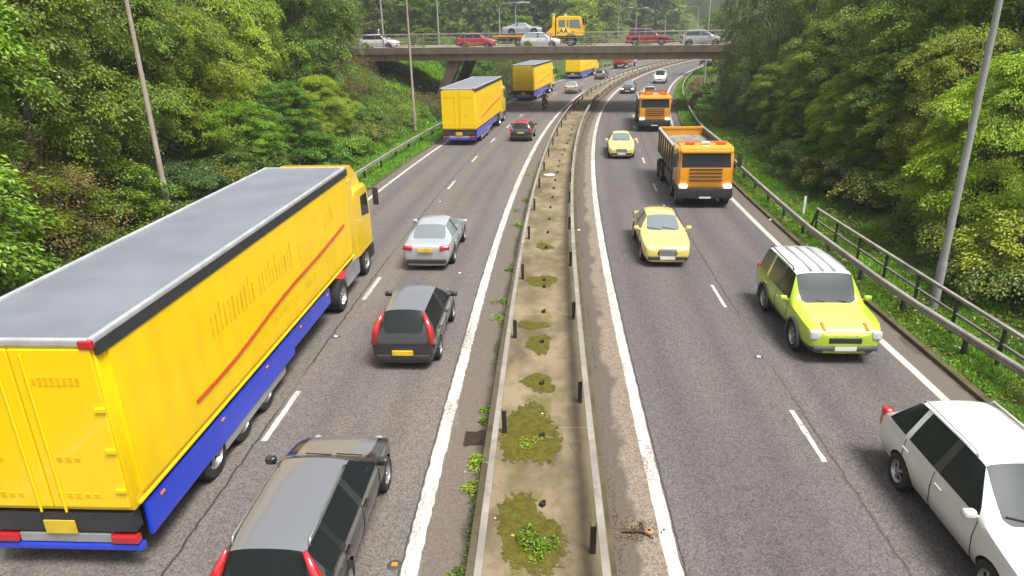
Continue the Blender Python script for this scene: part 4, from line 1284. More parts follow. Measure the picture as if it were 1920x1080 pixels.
        m.build('door_seam', M_BLACK, root)
    m = MB(); m.bbox((0, F - .06, nose * .70), (W * .40, .09, nose * .17), .03); m.build('grille', M_BLACK, root)
    m = MB(); m.bbox((0, F - .02, gc + .15), (W * .78, .14, .11), .04); m.build('front_bumper', M_GREYTRIM if lowtrim else M_BLACK, root)
    m = MB(); m.bbox((0, B + .02, gc + .16), (W * .80, .14, .15), .04); m.build('rear_bumper', M_GREYTRIM if lowtrim else M_BLACK, root)
    m = MB(); m.box((0, F + .045, nose * .50), (.52, .012, .11)); m.build('number_plate', M_PLATEW, root)
    zp = plate_rear if plate_rear else (deck * .72 if tail == 'sedan' else belt * .62)
    m = MB(); m.box((0, B - .035, zp), (.52, .05, .12)); m.build('number_plate', M_PLATEY, root)
    # wipers
    m = MB()
    for x0 in (-.45, .1): m.tube([(x0, cowl - .0, hood + .03), (x0 + .5, cowl - .12, hood + .09)], .011, 4)
    m.build('wiper', M_BLACK, root)
    return root

def roof_bars(root, H, w, y0, y1, mat=None):
    for sx in (-1, 1):
        m = MB(); m.tube([(sx * w, y0, H - .07), (sx * w, y0 - .08, H + .0), (sx * w, y1 + .08, H + .0), (sx * w, y1, H - .08)], .018, 6); m.build('roof_rail', mat or M_CHROME, root, smooth=True)
def place(s, o, back=False, dz=0.0):
    x, y = so(s, o)
    return (x, y, dz), -road(s)[2] + (math.pi if back else 0)

HATCH = dict(L=3.95, W=1.70, H=1.46, cowl=.98, rf=.28, rr=-1.45, rg=-1.83, hood=.98, nose=.72, belt=.95, wb=(1.22, -1.24), wr=.30, bp=-.2)
SALOON = dict(L=4.6, W=1.78, H=1.44, cowl=.95, rf=.2, rr=-1.05, rg=-1.62, hood=.97, nose=.70, belt=.95, deck=1.0, wb=(1.38, -1.32), wr=.32, bp=-.35, tail='sedan')
ESTATE = dict(L=4.55, W=1.80, H=1.47, cowl=.98, rf=.25, rr=-1.85, rg=-2.1, hood=.98, nose=.70, belt=.96, wb=(1.36, -1.3), wr=.32, bp=-.3, quarter=-1.3)

# ------------------------------------------------------------------ cars on the left carriageway, seen from behind
l, r = place(24.7, -4.2); v = car('saloon_car', 'silver saloon car alone in the lane beside the long yellow trailer cab', 'car', **SALOON, body=P_SILVER, glass=M_GLASSL, loc=l, rz=r, plate_rear=.78)
l, r = place(16.9, -3.45); v = car('hatchback_car', 'black hatchback with tall red tail lamps driving right behind the silver saloon', 'car', **{**HATCH, 'H': 1.5}, body=P_BLACK, roofmat=P_SKYSHEEN, taillight='pillar', loc=l, rz=r, plate_rear=.5)
l, r = place(8.9, -3.68); v = car('estate_car', 'black estate car with roof rails and red tail lamps at the bottom picture edge', 'car', **{**ESTATE, 'L': 4.3, 'rg': -2.0}, body=P_BLACK, roofmat=P_SKYSHEEN, hoodmat=P_SKYSHEEN, taillight='pillar', loc=l, rz=r)
roof_bars(v, 1.46, .55, .1, -1.75)
_s, _o = to_so(*ray_ground(975, 266)); l, r = place(_s + 1.7, _o + .05); v = car('small_car', 'small black car with bright red roof beside the second yellow trailer', 'car', L=3.65, W=1.70, H=1.41, cowl=.85, rf=.3, rr=-1.35, rg=-1.62, hood=.95, nose=.74, belt=.95, wb=(1.2, -1.22), wr=.3, bp=-.35, roofw=.66, body=P_BLACK, roofmat=P_PINKRED, taillight='tall', loc=l, rz=r, plate_rear=.68)
_s, _o = to_so(*ray_ground(1070, 176)); l, r = place(_s + 2.2, _o); v = car('saloon_car', 'warm silver saloon car following the third yellow trailer toward the flyover', 'car', **SALOON, body=P_SILVERW, glass=M_GLASSL, loc=l, rz=r)
_s, _o = to_so(*ray_ground(1124, 149)); l, r = place(_s + 2.0, _o); v = car('estate_car', 'dark grey estate car beside the farthest yellow trailer under the flyover', 'car', **ESTATE, body=P_DKGREY, loc=l, rz=r, taillight='tall')
# oncoming cars
_s, _o = to_so(*ray_ground(1244, 499)); l, r = place(_s + 2.2, _o + .1, True); v = car('saloon_car', 'pale yellow rounded saloon car, the nearer of the two yellow cars', 'car', **{**SALOON, 'hood': .99, 'nose': .74, 'W': 1.74}, body=P_YELLOW, glass=M_GLASSL, loc=l, rz=r, lights='round')
m = MB(); m.bbox((0, 2.27, .52), (.62, .1, .34), .04); m.build('grille', M_CHROME, v)
_s, _o = to_so(*ray_ground(1165, 298)); l, r = place(_s + 2.2, _o, True); v = car('saloon_car', 'pale yellow rounded saloon car, the farther of the two yellow cars', 'car', **{**SALOON, 'hood': .99, 'nose': .74, 'W': 1.74}, body=P_YELLOW, glass=M_GLASSL, loc=l, rz=r, lights='round')
m = MB(); m.bbox((0, 2.27, .52), (.62, .1, .34), .04); m.build('grille', M_CHROME, v)
_s, _o = to_so(*ray_ground(1176, 176)); l, r = place(_s + 2.2, _o, True); v = car('saloon_car', 'black saloon car with lit headlamps nearest the central reserve under the flyover', 'car', **SALOON, body=P_DKGREY, hoodmat=P_BLACK, screen=M_GLASSL, loc=l, rz=r, lights='wide', lit_head=True)
_s, _o = to_so(*ray_ground(1217, 190)); l, r = place(_s + 2.4, _o, True); v = car('saloon_car', 'white saloon car half hidden behind the farther orange lorry', 'car', **SALOON, body=P_WHITE, loc=l, rz=r, lights='wide')
_s, _o = to_so(*ray_ground(1236, 157)); l, r = place(_s + 2.2, _o, True); v = car('panel_van', 'small white van with black bumper, farthest oncoming vehicle', 'van', L=4.4, W=1.80, H=1.85, cowl=1.25, rf=.55, rr=-1.95, rg=-2.1, hood=1.12, nose=.85, belt=1.08, wb=(1.4, -1.4), wr=.32, bp=-.1, roofw=.78, tail='box', body=P_WHITE, loc=l, rz=r, lights='tall', lowtrim=True, glass_side=P_WHITE)
# lime off-roader
l, r = place(17.8, 7.5, True); v = car('offroad_car', 'lime green off-road car with silver roof and dark wheel arches passing the guard rail', 'car', L=4.7, W=2.0, H=1.82, cowl=1.0, rf=.45, rr=-2.0, rg=-2.14, hood=1.12, nose=.92, belt=1.1, gc=.3, wb=(1.42, -1.24), wr=.38, bp=-.2, roofw=.74, quarter=-1.15, tail='box', body=P_LIME, roofmat=P_WHITE, hoodmat=paint('paint_lime_pale_bonnet', (.50, .60, .12), 0, .28, .05), loc=l, rz=r, lights='tall', taillight='tall', lowtrim=True, screen=M_SCREEN)
m = MB()
for x in (-.3, 0, .3): m.box((x, -.7, 1.815), (.06, 2.2, .018))
m.build('roof_rib', P_SILVER, v)
roof_bars(v, 1.82, .70, .2, -1.9, M_BLACK)
for sx in (-1, 1):
    for y in (1.42, -1.24):
        m = MB(); a = [(math.cos(q) * .46, math.sin(q) * .46) for q in np.linspace(-.25, math.pi + .25, 15)]
        m.tube([(sx * .985, y + c, .38 + d) for c, d in a], .045, 6); m.build('wheel_arch_trim', M_GREYTRIM, v, smooth=True)
    m = MB(); m.tube([(sx * .52, 2.02, .99), (sx * .52, 2.25, .88)], .05, 6); m.build('indicator', M_INDIC, v)
# white estate at the lower right
l, r = place(9.2, 7.45, True); v = car('estate_car', 'white estate car cut off by the lower right corner', 'car', L=4.65, W=1.92, H=1.70, cowl=1.1, rf=.3, rr=-1.6, rg=-2.12, hood=1.10, nose=.80, roofw=.62, belt=1.08, gc=.24, screen=M_SCREEN, wb=(1.4, -1.3), wr=.34, bp=-.3, quarter=-1.25, body=P_WHITE, loc=l, rz=r, lights='wide', taillight='tall')
roof_bars(v, 1.70, .57, .1, -1.55, P_WHITE)

# ------------------------------------------------------------------ lorries
def truck_wheels(root, ys, xw, r=.5, w=.32, rim=None, dual=()):
    for i, y in enumerate(ys):
        for sx in (-1, 1): wheel(root, sx * xw, y, r, w if i not in dual else .55, rim or M_RIM, n=22, dish=.05 if i not in dual else .10)
def cab_shell(root, y0, y1, z0, z1, W, mat, roof_round=.25, slope=.16, glass=None, name='cab', win=(.52, .86)):
    """cab-over cab: front face at y1; returns windscreen geometry"""
    w = W / 2; hz = z1 - z0
    zb, zt = z0 + hz * win[0], z0 + hz * win[1]
    def fy(z): return y1 - (0 if z < zb else (z - zb) / (z1 - zb) * slope * 1.7)
    # side silhouette
    prof = [(y0, z0), (y1 - .05, z0), (y1, z0 + .12), (y1, zb), (fy(zt), zt), (fy(z1 - .08), z1 - .10), (fy(z1) - .18, z1), (y0 + .25, z1 + .02), (y0, z1 - .12)]
    m = MB(); m.prism(prof, -w, w, 'x')
    bm = bmesh.new()
    vs = [bm.verts.new(p) for p in m.v]
    for f in m.f: bm.faces.new([vs[i] for i in f])
    bmesh.ops.recalc_face_normals(bm, faces=bm.faces)
    bmesh.ops.bevel(bm, geom=[e for e in bm.edges if len({round(v.co.x, 3) for v in e.verts}) == 1], offset=.07, segments=3, affect='EDGES', clamp_overlap=True)
    bm.verts.index_update()
    m = MB(); m.add([tuple(v.co) for v in bm.verts], [[v.index for v in f.verts] for f in bm.faces]); bm.free()
    cab = m.build(name, mat, root, angle=40)
    # windscreen
    m = MB(); e = .012
    a = [(x * (w - .12), fy(z) + e, z) for x, z in ((-1, zb + .03), (1, zb + .03))] + [(x * (w - .15), fy(z) + e, z) for x, z in ((1, zt - .02), (-1, zt - .02))]
    a2 = [(p[0], p[1] - .05, p[2]) for p in a]
    m.add(a + a2, [(0, 1, 2, 3), (7, 6, 5, 4), (0, 4, 5, 1), (1, 5, 6, 2), (2, 6, 7, 3), (3, 7, 4, 0)])
    m.build('windscreen', glass or M_GLASS, root)
    for sx in (-1, 1):
        yl = y1 - .18; ym = max(y0 + .35, y1 - 1.15)
        m = MB(); q = [(ym, zb + .10), (yl - .05, zb - .02), (yl - .22, zt - .02), (ym, zt - .02)]
        m.prism(q, sx * (w - .02), sx * (w + .012)); m.build('side_window', M_GLASS, root)
        m = MB(); m.tube([(sx * (w - .03), y1 - .12, zt + .02), (sx * (w + .2), y1 + .08, zt + .02)], .022, 6); m.bbox((sx * (w + .22), y1 + .05, zt - .28), (.2, .11, .62), .04)
        m.build('mirror', M_BLACK, root, angle=40)
    return zb, zt, fy
def lettering_rows(mb, x, y0, y1, z, h, n, rng, sx):
    """worn advertising script too smeared to read: strokes of uneven height"""
    for k in range(n):
        y = y0 + (y1 - y0) * (k + .5) / n
        if rng.random() < .15: continue
        hh = h * rng.choice([.7, .7, .8, 1.0])
        mb.box((x, y, z + hh / 2), (.006, (y1 - y0) / n * rng.uniform(.2, .5), hh))
M_ROOFGREY = plain('trailer_roof_sheet', (.17, .185, .22), .45, 0, .5, .1, .7)
M_ROOFEDGE = plain('roof_edge_aluminium', (.46, .47, .49), .4, .3)
M_BLUE = paint('paint_skirt_blue', (.004, .04, .58), 0, .35, .15)
M_PRINT = plain('faded_print', (.68, .42, .0), .5)
M_PRINTRED = plain('red_print', (.62, .04, .015), .45)
M_ALU = plain('aluminium_panel', (.45, .46, .48), .35, .6)
M_CHASSIS = plain('chassis_black', (.03, .03, .033), .6)
def curtain_mat():
    t = NT('curtain_side_yellow')
    c = t.coords('Object')
    sep = t.n('ShaderNodeSeparateXYZ'); t.l(c, sep.inputs[0])
    wv = t.math('SINE', t.math('MULTIPLY', sep.outputs[1], 9.5))
    n = t.noise(c, 1.3, 4.0)
    col = t.mix(t.ramp(n, .3, .75), (.88, .60, .0), (.84, .54, .0))
    low = t.ramp(sep.outputs[2], 1.6, 1.1)
    col = t.mix(t.math('MULTIPLY', low, .25), col, (.35, .25, .08))
    t.principled(col, .42, 0, .45, normal=t.bump(t.math('ADD', t.math('MULTIPLY', wv, .5), n), .35, .03))
    return t.mat
M_CURTAIN = curtain_mat()
def trailer_truck(label, s, o, seed, L=12.6, roof=4.05):
    """origin under the middle of the trailer; y forward"""
    l, rz = place(s, o)
    r = empty('articulated_lorry', l, rz, label, 'lorry', 'yellow trailer lorries in the left lane')
    w = 1.27; y0, y1 = -L / 2, L / 2; zf = 1.12; rng = random.Random(seed)
    m = MB(); m.bbox((0, 0, (zf + roof) / 2), (2 * w - .05, L - .04, roof - zf - .06), .03); m.build('trailer_box', M_CURTAIN, r, angle=40)
    for sx in (-1, 1):
        m = MB(); m.box((sx * (w - .01), 0, (zf + roof) / 2 + .02), (.05, L - .5, roof - zf - .42)); cu = m.build('side_curtain', M_CURTAIN, r)
        x = sx * (w + .018)
        m = MB()
        path = [(x, -L * .33 + L * .76 * q, zf + .72 + .62 * (q - .12 * math.sin(q * 9) * (1 - q))) for q in np.linspace(0, 1, 24)]
        m.tube(path, .036, 5); m.build('red_stripe', M_PRINTRED, cu)
        m = MB(); lettering_rows(m, x, -L * .26, L * .13, zf + 1.52, .62, 26, rng, sx); lettering_rows(m, x, L * .27, L * .36, zf + 1.72, .5, 6, rng, sx); lettering_rows(m, x, -L * .1, L * .2, zf + .62, .22, 34, rng, sx)
        m.build('side_lettering', M_PRINT, cu)
        m = MB(); m.box((sx * (w + .0), 0, roof - .13), (.07, L - .05, .2)); m.build('top_rail', M_CHASSIS, r)
        m = MB(); m.tube([(sx * (w + .012), y0 + .1, zf + .12), (sx * (w + .012), y1 - .1, zf + .12)], .03, 5); m.build('curtain_rave', M_CURTAIN, r)
        m = MB(); m.bbox((sx * (w - .035), y0 + L * .28, .80), (.07, L * .52, .60), .02); m.build('side_skirt', M_BLUE, r)
        m = MB(); m.bbox((sx * (w - .05), y0 + L * .66, .86), (.06, L * .25, .48), .02); m.build('side_skirt', M_BLUE, r)
        m = MB(); m.box((sx * (w - .06), y0 + L * .36, .42), (.05, L * .26, .24)); m.build('under_panel', M_ALU, r)
        for y in np.linspace(y0 + .7, y1 - .8, 6):
            m = MB(); m.bbox((sx * (w + .005), y, .985), (.02, .12, .05), .008); m.build('side_marker', M_INDIC, r)
    m = MB(); m.bbox((0, 0, roof - .02), (2 * w - .12, L - .1, .07), .03); m.build('roof', M_ROOFGREY, r)
    for sx in (-1, 1):
        m = MB(); m.bbox((sx * (w - .03), 0, roof - .01), (.1, L, .11), .03); m.build('roof_edge', M_ROOFEDGE, r)
    for y in (y0 + .02, y1 - .02):
        m = MB(); m.bbox((0, y, roof - .03), (2 * w - .14, .09, .12), .03); m.build('roof_edge', M_ROOFEDGE, r)
    # rear
    for sx in (-1, 1):
        m = MB(); m.bbox((sx * .615, y0 - .015, (zf + roof) / 2 + .0), (1.21, .05, roof - zf - .24), .02); d = m.build('rear_door', P_TRUCKY, r)
        m = MB(); m.tube([(sx * .2, y0 - .06, zf + .05), (sx * .2, y0 - .06, roof - .2)], .018, 6); m.build('locking_bar', P_TRUCKY, d)
        m = MB()
        for z in (zf + .45, zf + 1.15, zf + 1.85): m.box((sx * 1.16, y0 - .055, z), (.16, .03, .06))
        m.build('hinge', P_TRUCKY, d)
        m = MB(); r2 = random.Random(seed + 5)
        for zz, hh, nn in ((roof - .62, .16, 9), (zf + 1.0, .09, 6), (zf + .35, .1, 6)):
            for k in range(nn):
                if r2.random() < .8: m.box((sx * .6 - .42 + .84 * k / nn, y0 - .044, zz), (.84 / nn * .6, .008, hh * r2.uniform(.6, 1)))
        m.build('door_lettering', M_PRINT, d)
        m = MB(); m.bbox((sx * (w - .09), y0 + .0, roof - .05), (.2, .12, .13), .02); m.build('marker_light', M_TAIL, r)
        m = MB(); m.bbox((sx * .98, y0 + .02, .62), (.44, .12, .15), .03); m.build('tail_light', M_TAIL, r)
    m = MB(); m.box((0, y0 + .1, .93), (2.36, .2, .34)); m.build('rear_frame', M_CHASSIS, r)
    m = MB(); m.bbox((0, y0 + .06, .62), (1.5, .12, .17), .02); m.build('underrun_bar', M_ALU, r)
    m = MB(); m.bbox((0, y0 + .06, .45), (2.44, .14, .12), .03); m.build('rear_bumper', M_BLUE, r)
    m = MB(); m.box((0, y0 - .03, .86), (.5, .02, .24)); m.build('number_plate', M_PLATEY, r)
    m = MB(); m.box((0, 1.0, .95), (1.0, L + 1.2, .22)); m.build('chassis', M_CHASSIS, r)
    truck_wheels(r, [y0 + L * .12 + 1.0, y0 + L * .12 + 2.25, y0 + L * .12 + 3.5], 1.05, .49, .36)
    # tractor unit
    ya, yb = y1 + .55, y1 + 2.55
    zb, zt, fy = cab_shell(r, ya, yb, .85, 3.15, 2.46, P_TRUCKY, name='cab')
    m = MB(); m.prism([(ya + .1, 3.16), (yb - .55, 3.16), (yb - .8, 3.5), (ya + .5, 3.95), (ya + .12, 3.98)], -1.08, 1.08); m.build('wind_deflector', P_TRUCKY, r, angle=40)
    for sx in (-1, 1):
        m = MB(); m.box((sx * 1.19, y1 + .32, 2.3), (.05, .55, 2.6)); m.build('side_fairing', P_TRUCKY, r)
        m = MB(); m.bbox((sx * 1.1, y1 - .15, .72), (.28, 1.5, .62), .06); m.build('fuel_tank', M_ALU, r)
        m = MB(); m.bbox((sx * 1.16, y1 - 1.35, .98), (.2, .4, .16), .03); m.build('tail_light', M_LITRED if sx > 0 and seed == 1 else M_TAIL, r)
    m = MB(); m.bbox((0, yb - .1, .62), (2.44, .5, .5), .08); m.build('front_bumper', M_CHASSIS, r)
    truck_wheels(r, [y1 - 1.75, yb - .95], 1.05, .5, .32, None, (0,))
    return r
trailer_truck('long yellow trailer lorry with grey roof and blue skirts, largest and nearest vehicle', 14.35, -7.42, 1)
_s, _o = to_so(*ray_ground(862, 273)); trailer_truck('second yellow trailer lorry, beside the small black car with red roof', _s + 6.3, _o + .05, 2)
_s, _o = to_so(*ray_ground(982, 190)); trailer_truck('third yellow trailer lorry, just before the flyover', _s + 6.3, _o, 3)
_s, _o = to_so(*ray_ground(1074, 149)); trailer_truck('farthest yellow trailer lorry, its top hidden by the flyover beam', _s + 6.3, _o, 4)

def bust(name, loc, parent, vest):
    pass
def person_mesh(joints, edges, radii):
    """one continuous body grown over a skeleton"""
    bm = bmesh.new()
    sl = bm.verts.layers.skin.new()
    vs = [bm.verts.new(p) for p in joints]
    for a, b in edges: bm.edges.new((vs[a], vs[b]))
    for v, q in zip(vs, radii): v[sl].radius = (q, q) if not isinstance(q, tuple) else q
    vs[0][sl].use_root = True
    me = bpy.data.meshes.new('tmp'); bm.to_mesh(me); bm.free()
    o = bpy.data.objects.new('tmp', me); COL.objects.link(o)
    o.modifiers.new('skin', 'SKIN'); s = o.modifiers.new('ss', 'SUBSURF'); s.levels = 2; s.render_levels = 2
    dg = bpy.context.evaluated_depsgraph_get(); dg.update()
    ev = o.evaluated_get(dg); em = ev.to_mesh()
    v = [tuple(x.co) for x in em.vertices]; f = [tuple(p.vertices) for p in em.polygons]
    ev.to_mesh_clear(); bpy.data.objects.remove(o); bpy.data.meshes.remove(me)
    return v, f
def zone_mat(name, zones, axis=2):
    """clothes by height on the one body: list of (upper limit, colour)"""
    t = NT(name)
    sep = t.n('ShaderNodeSeparateXYZ'); t.l(t.coords('Object'), sep.inputs[0])
    col = None
    for lim, c in zones:
        if col is None: col = t.mix(0.0, c, c)
        else: col = t.mix(t.math('GREATER_THAN', sep.outputs[axis], lim), col, c)
    t.principled(col, .8)
    return t.mat
M_SKIN = plain('skin', (.5, .3, .22), .6)
def driver(parent_loc, rz, label, coat, z):
    """a seated driver, seen through the windscreen from the chest up"""
    J = [(0, 0, 0), (0, -.02, .28), (0, 0, .48), (0, 0, .56), (0, .02, .68), (0, .02, .80), (-.19, 0, .45), (.19, 0, .45), (-.27, .2, .25), (.27, .2, .25), (-.2, .48, .3), (.2, .48, .3), (-.18, .55, .33), (.18, .55, .33), (-.1, .3, -.02), (.1, .3, -.02)]
    E = [(0, 1), (1, 2), (2, 3), (3, 4), (4, 5), (2, 6), (2, 7), (6, 8), (7, 9), (8, 10), (9, 11), (10, 12), (11, 13), (0, 14), (0, 15)]
    R = [.16, .16, .15, .06, .10, .08, .08, .08, .055, .055, .045, .045, .04, .04, .09, .09]
    v, f = person_mesh(J, E, R)
    r = empty('person', parent_loc, rz, label, 'person')
    m = MB(); m.add(v, f); m.build('body', zone_mat('driver_clothes_' + label.split()[0], [(0, coat), (.57, (.5, .3, .22)), (.8, (.05, .03, .02))]), r, smooth=True)
    return r
def tipper(label, s, o, body_on, seed):
    l, rz = place(s, o, True)
    r = empty('tipper_lorry' if body_on else 'orange_lorry', l, rz, label, 'lorry')
    zb, zt, fy = cab_shell(r, .75, 2.75, .9, 2.82, 2.46, P_ORANGE, glass=M_CLEAR if False else M_GLASS, win=(.50, .84))
    # sun visor, grille slats, bumper, lamps
    m = MB(); m.bbox((0, fy(zt) + .16, zt + .10), (2.3, .34, .12), .04); m.build('sun_visor', P_ORANGE, r, angle=40)
    for k in range(4):
        m = MB(); m.bbox((0, 2.77, 1.30 + .17 * k), (1.5, .05, .06), .02); m.build('grille_slat', plain('grille_dark', (.06, .035, .01), .5), r)
    m = MB(); m.bbox((0, 2.70, .72), (2.5, .5, .52), .09); m.build('front_bumper', M_BLACK, r, angle=40)
    m = MB(); m.bbox((0, 2.97, .72), (.7, .03, .28), .01); m.build('bumper_step', M_BLACK, r)
    m = MB(); m.box((0, 2.97, .56), (.52, .02, .12)); m.build('number_plate', M_PLATEW, r)
    for sx in (-1, 1):
        m = MB(); m.bbox((sx * 1.0, 2.82, 1.02), (.36, .2, .22), .05); m.build('headlight', M_LIT, r, smooth=True)
        m = MB(); m.bbox((sx * 1.16, 2.62, 1.55), (.1, .12, .16), .02); m.build('indicator', M_INDIC, r)
        m = MB(); m.box((sx * 1.22, 1.7, .85), (.06, 1.6, .25)); m.build('cab_step', M_BLACK, r)
    for k, x in enumerate((-.7, 0, .7)):
        m = MB(); m.bbox((x, 2.05, 2.9), (.45, .2, .14), .05); m.build('beacon', plain('beacon_amber', (.75, .12, .03), .2) if k != 1 else M_LENS, r)
    # chassis and wheels
    m = MB(); m.box((0, -1.6, .88), (.95, 8.4, .28)); m.build('chassis', M_CHASSIS, r)
    truck_wheels(r, [2.0, .35, -3.3, -4.6], 1.06, .5, .32, M_RIMDK, (2, 3))
    # tipping body: sloping sides, ribbed
    y0, y1 = -5.6, .55; zf, zr = 1.25, 2.5 if body_on else 2.3
    mt = plain('tipper_body_dirty', (.11, .075, .03), .75, var=.5, scale=2.5)
    m = MB(); m.box((0, (y0 + y1) / 2, zf), (2.3, y1 - y0, .1)); m.build('tipper_floor', M_CHASSIS, r)
    for sx in (-1, 1):
        m = MB(); m.box((sx * 1.22, (y0 + y1) / 2, (zf + zr) / 2), (.06, y1 - y0, zr - zf)); sd = m.build('tipper_side', mt, r)
        for y in np.linspace(y0 + .3, y1 - .3, 7):
            m = MB(); m.box((sx * 1.275, y, (zf + zr) / 2), (.05, .12, zr - zf - .1)); m.build('rib', P_GREYBLK, sd)
        m = MB(); m.bbox((sx * 1.24, (y0 + y1) / 2, zr + .04), (.13, y1 - y0, .1), .02); m.build('top_rail', M_ROOFEDGE if sx > 0 else M_STEEL, sd)
        m = MB(); m.bbox((sx * 1.12, -1.2, .72), (.2, 2.6, .5), .05); m.build('side_tank', M_GREYTRIM, r)
    m = MB(); m.box((0, y1, (zf + zr) / 2 + .05), (2.4, .06, zr - zf)); m.build('headboard', mt, r)
    m = MB(); m.box((0, y0, (zf + zr) / 2 + .05), (2.4, .06, zr - zf)); m.bbox((0, y0, zr + .06), (2.5, .14, .14), .03); m.build('tailboard', P_ORANGE, r)
    m = MB(); m.box((0, (y0 + y1) / 2, zr - .35), (2.36, y1 - y0 - .1, .05)); m.build('load_cover', plain('load_sheet_grey', (.2, .19, .17), .8, var=.3), r)
    return r
_s, _o = to_so(*ray_ground(1318, 386)); tipper('orange tipper lorry with open load body and lit headlamps, the nearer orange lorry', _s + 2.4, _o - .05, True, 1)
_s, _o = to_so(*ray_ground(1227, 246)); v = tipper('orange lorry with roof rack and lit headlamps, the farther orange lorry', _s + 2.5, _o - .05, False, 2)
m = MB()
for sx in (-1, 1): m.tube([(sx * .8, 2.1, 2.85), (sx * .8, 2.1, 3.1), (sx * .8, 1.0, 3.1), (sx * .8, 1.0, 2.85)], .025, 6)
for y in (2.1, 1.55, 1.0): m.tube([(-.8, y, 3.1), (.8, y, 3.1)], .025, 6)
m.build('roof_rack', plain('rack_red_brown', (.25, .07, .03), .5), v)

# red flatbed far away
_s, _o = to_so(*ray_ground(1160, 129)); l, rz = place(_s + 4.5, _o)
r = empty('flatbed_lorry', l, rz, 'red flatbed lorry, farthest vehicle on the left carriageway', 'lorry')
m = MB(); m.bbox((0, 0, 1.35), (2.5, 9.0, .5), .05); m.build('load_bed', P_TRED, r)
m = MB(); m.bbox((0, -4.3, 1.9), (2.3, .5, 1.1), .05); m.build('tailboard', P_RED, r)
m = MB(); m.bbox((0, -1, 2.0), (1.9, 5.0, .7), .1); m.build('load', plain('load_dark_red', (.2, .03, .03), .6), r)
m = MB(); m.box((0, 0, .9), (1.0, 10, .3)); m.build('chassis', M_CHASSIS, r)
cab_shell(r, 4.9, 6.8, .9, 2.9, 2.4, P_WHITE)
truck_wheels(r, [-3.4, -2.1, 5.7], 1.05, .5, .34)
for sx in (-1, 1):
    m = MB(); m.bbox((sx * .95, -4.56, 1.0), (.4, .1, .16), .03); m.build('tail_light', M_TAIL, r)

# motorcycle with its rider
_s, _o = to_so(*ray_ground(1019, 206)); l, rz = place(_s + .8, _o)
r = empty('motorcycle', l, rz, 'dark motorcycle with red tail between the second and third yellow trailers', 'motorcycle')
for y in (-.72, .75):
    m = MB(); m.lathe((0, y, .31), [(-.08, .2), (-.08, .28), (-.04, .31), (.04, .31), (.08, .28), (.08, .2)], 'x', 22); w_ = m.build('wheel', M_RUBBER, r, angle=40)
    m = MB(); m.lathe((0, y, .31), [(-.05, .2), (-.02, .05), (.02, .05), (.05, .2)], 'x', 22); m.build('rim', M_RIMDK, w_)
m = MB(); m.bbox((0, .05, .55), (.3, .7, .36), .08); m.build('engine', M_GREYTRIM, r, angle=40)
m = MB(); m.bbox((0, .22, .88), (.34, .55, .24), .1); m.build('fuel_tank', P_BLACK, r, smooth=True)
m = MB(); m.bbox((0, -.38, .83), (.3, .75, .12), .05); m.build('seat', M_BLACK, r, angle=40)
m = MB(); m.bbox((0, -.86, .84), (.22, .26, .14), .05); m.bbox((0, -.98, .80), (.2, .05, .1), .02); m.build('tail_light', M_TAIL, r, angle=40)
m = MB(); m.tube([(0, .75, .31), (0, .5, .95)], .035, 6); m.tube([(-.36, .38, 1.03), (-.1, .5, 1.0), (.1, .5, 1.0), (.36, .38, 1.03)], .018, 6); m.build('front_fork', M_BLACK, r)
m = MB(); m.tube([(0, -.72, .31), (0, -.1, .45)], .04, 6); m.tube([(.17, .1, .35), (.19, -.8, .45)], .05, 8); m.build('exhaust', M_CHROME, r)
J = [(0, -.3, .95), (0, -.22, 1.2), (0, -.08, 1.42), (0, -.03, 1.5), (-.2, -.08, 1.38), (.2, -.08, 1.38), (-.33, .1, 1.18), (.33, .1, 1.18), (-.34, .36, 1.05), (.34, .36, 1.05),
     (-.17, -.2, .9), (.17, -.2, .9), (-.25, .18, .78), (.25, .18, .78), (-.22, -.12, .42), (.22, -.12, .42), (-.22, .03, .36), (.22, .03, .36), (0, .0, 1.58)]
E_ = [(0, 1), (1, 2), (2, 3), (3, 18), (2, 4), (2, 5), (4, 6), (5, 7), (6, 8), (7, 9), (0, 10), (0, 11), (10, 12), (11, 13), (12, 14), (13, 15), (14, 16), (15, 17)]
R_ = [.16, .16, .15, .07, .08, .08, .06, .06, .05, .05, .1, .1, .08, .08, .06, .06, .05, .05, .08]
vv, ff = person_mesh(J, E_, R_)
pr = empty('person', l, rz, 'motorcyclist in dark red and black jacket with white helmet, riding the motorcycle', 'person')
m = MB(); m.add(vv, ff); m.build('body', zone_mat('rider_clothes', [(0, (.02, .02, .022)), (1.0, (.16, .02, .025)), (1.3, (.22, .03, .03))]), pr, smooth=True)
m = MB(); m.lathe((0, .02, 1.52), [(0, .1), (.05, .14), (.14, .155), (.22, .13), (.27, .07), (.285, .0)], 'z', 18); h_ = m.build('helmet', P_WHITE, pr, smooth=True)
m = MB(); m.bbox((0, .15, 1.65), (.2, .06, .1), .03); m.build('visor', M_GLASS, h_)

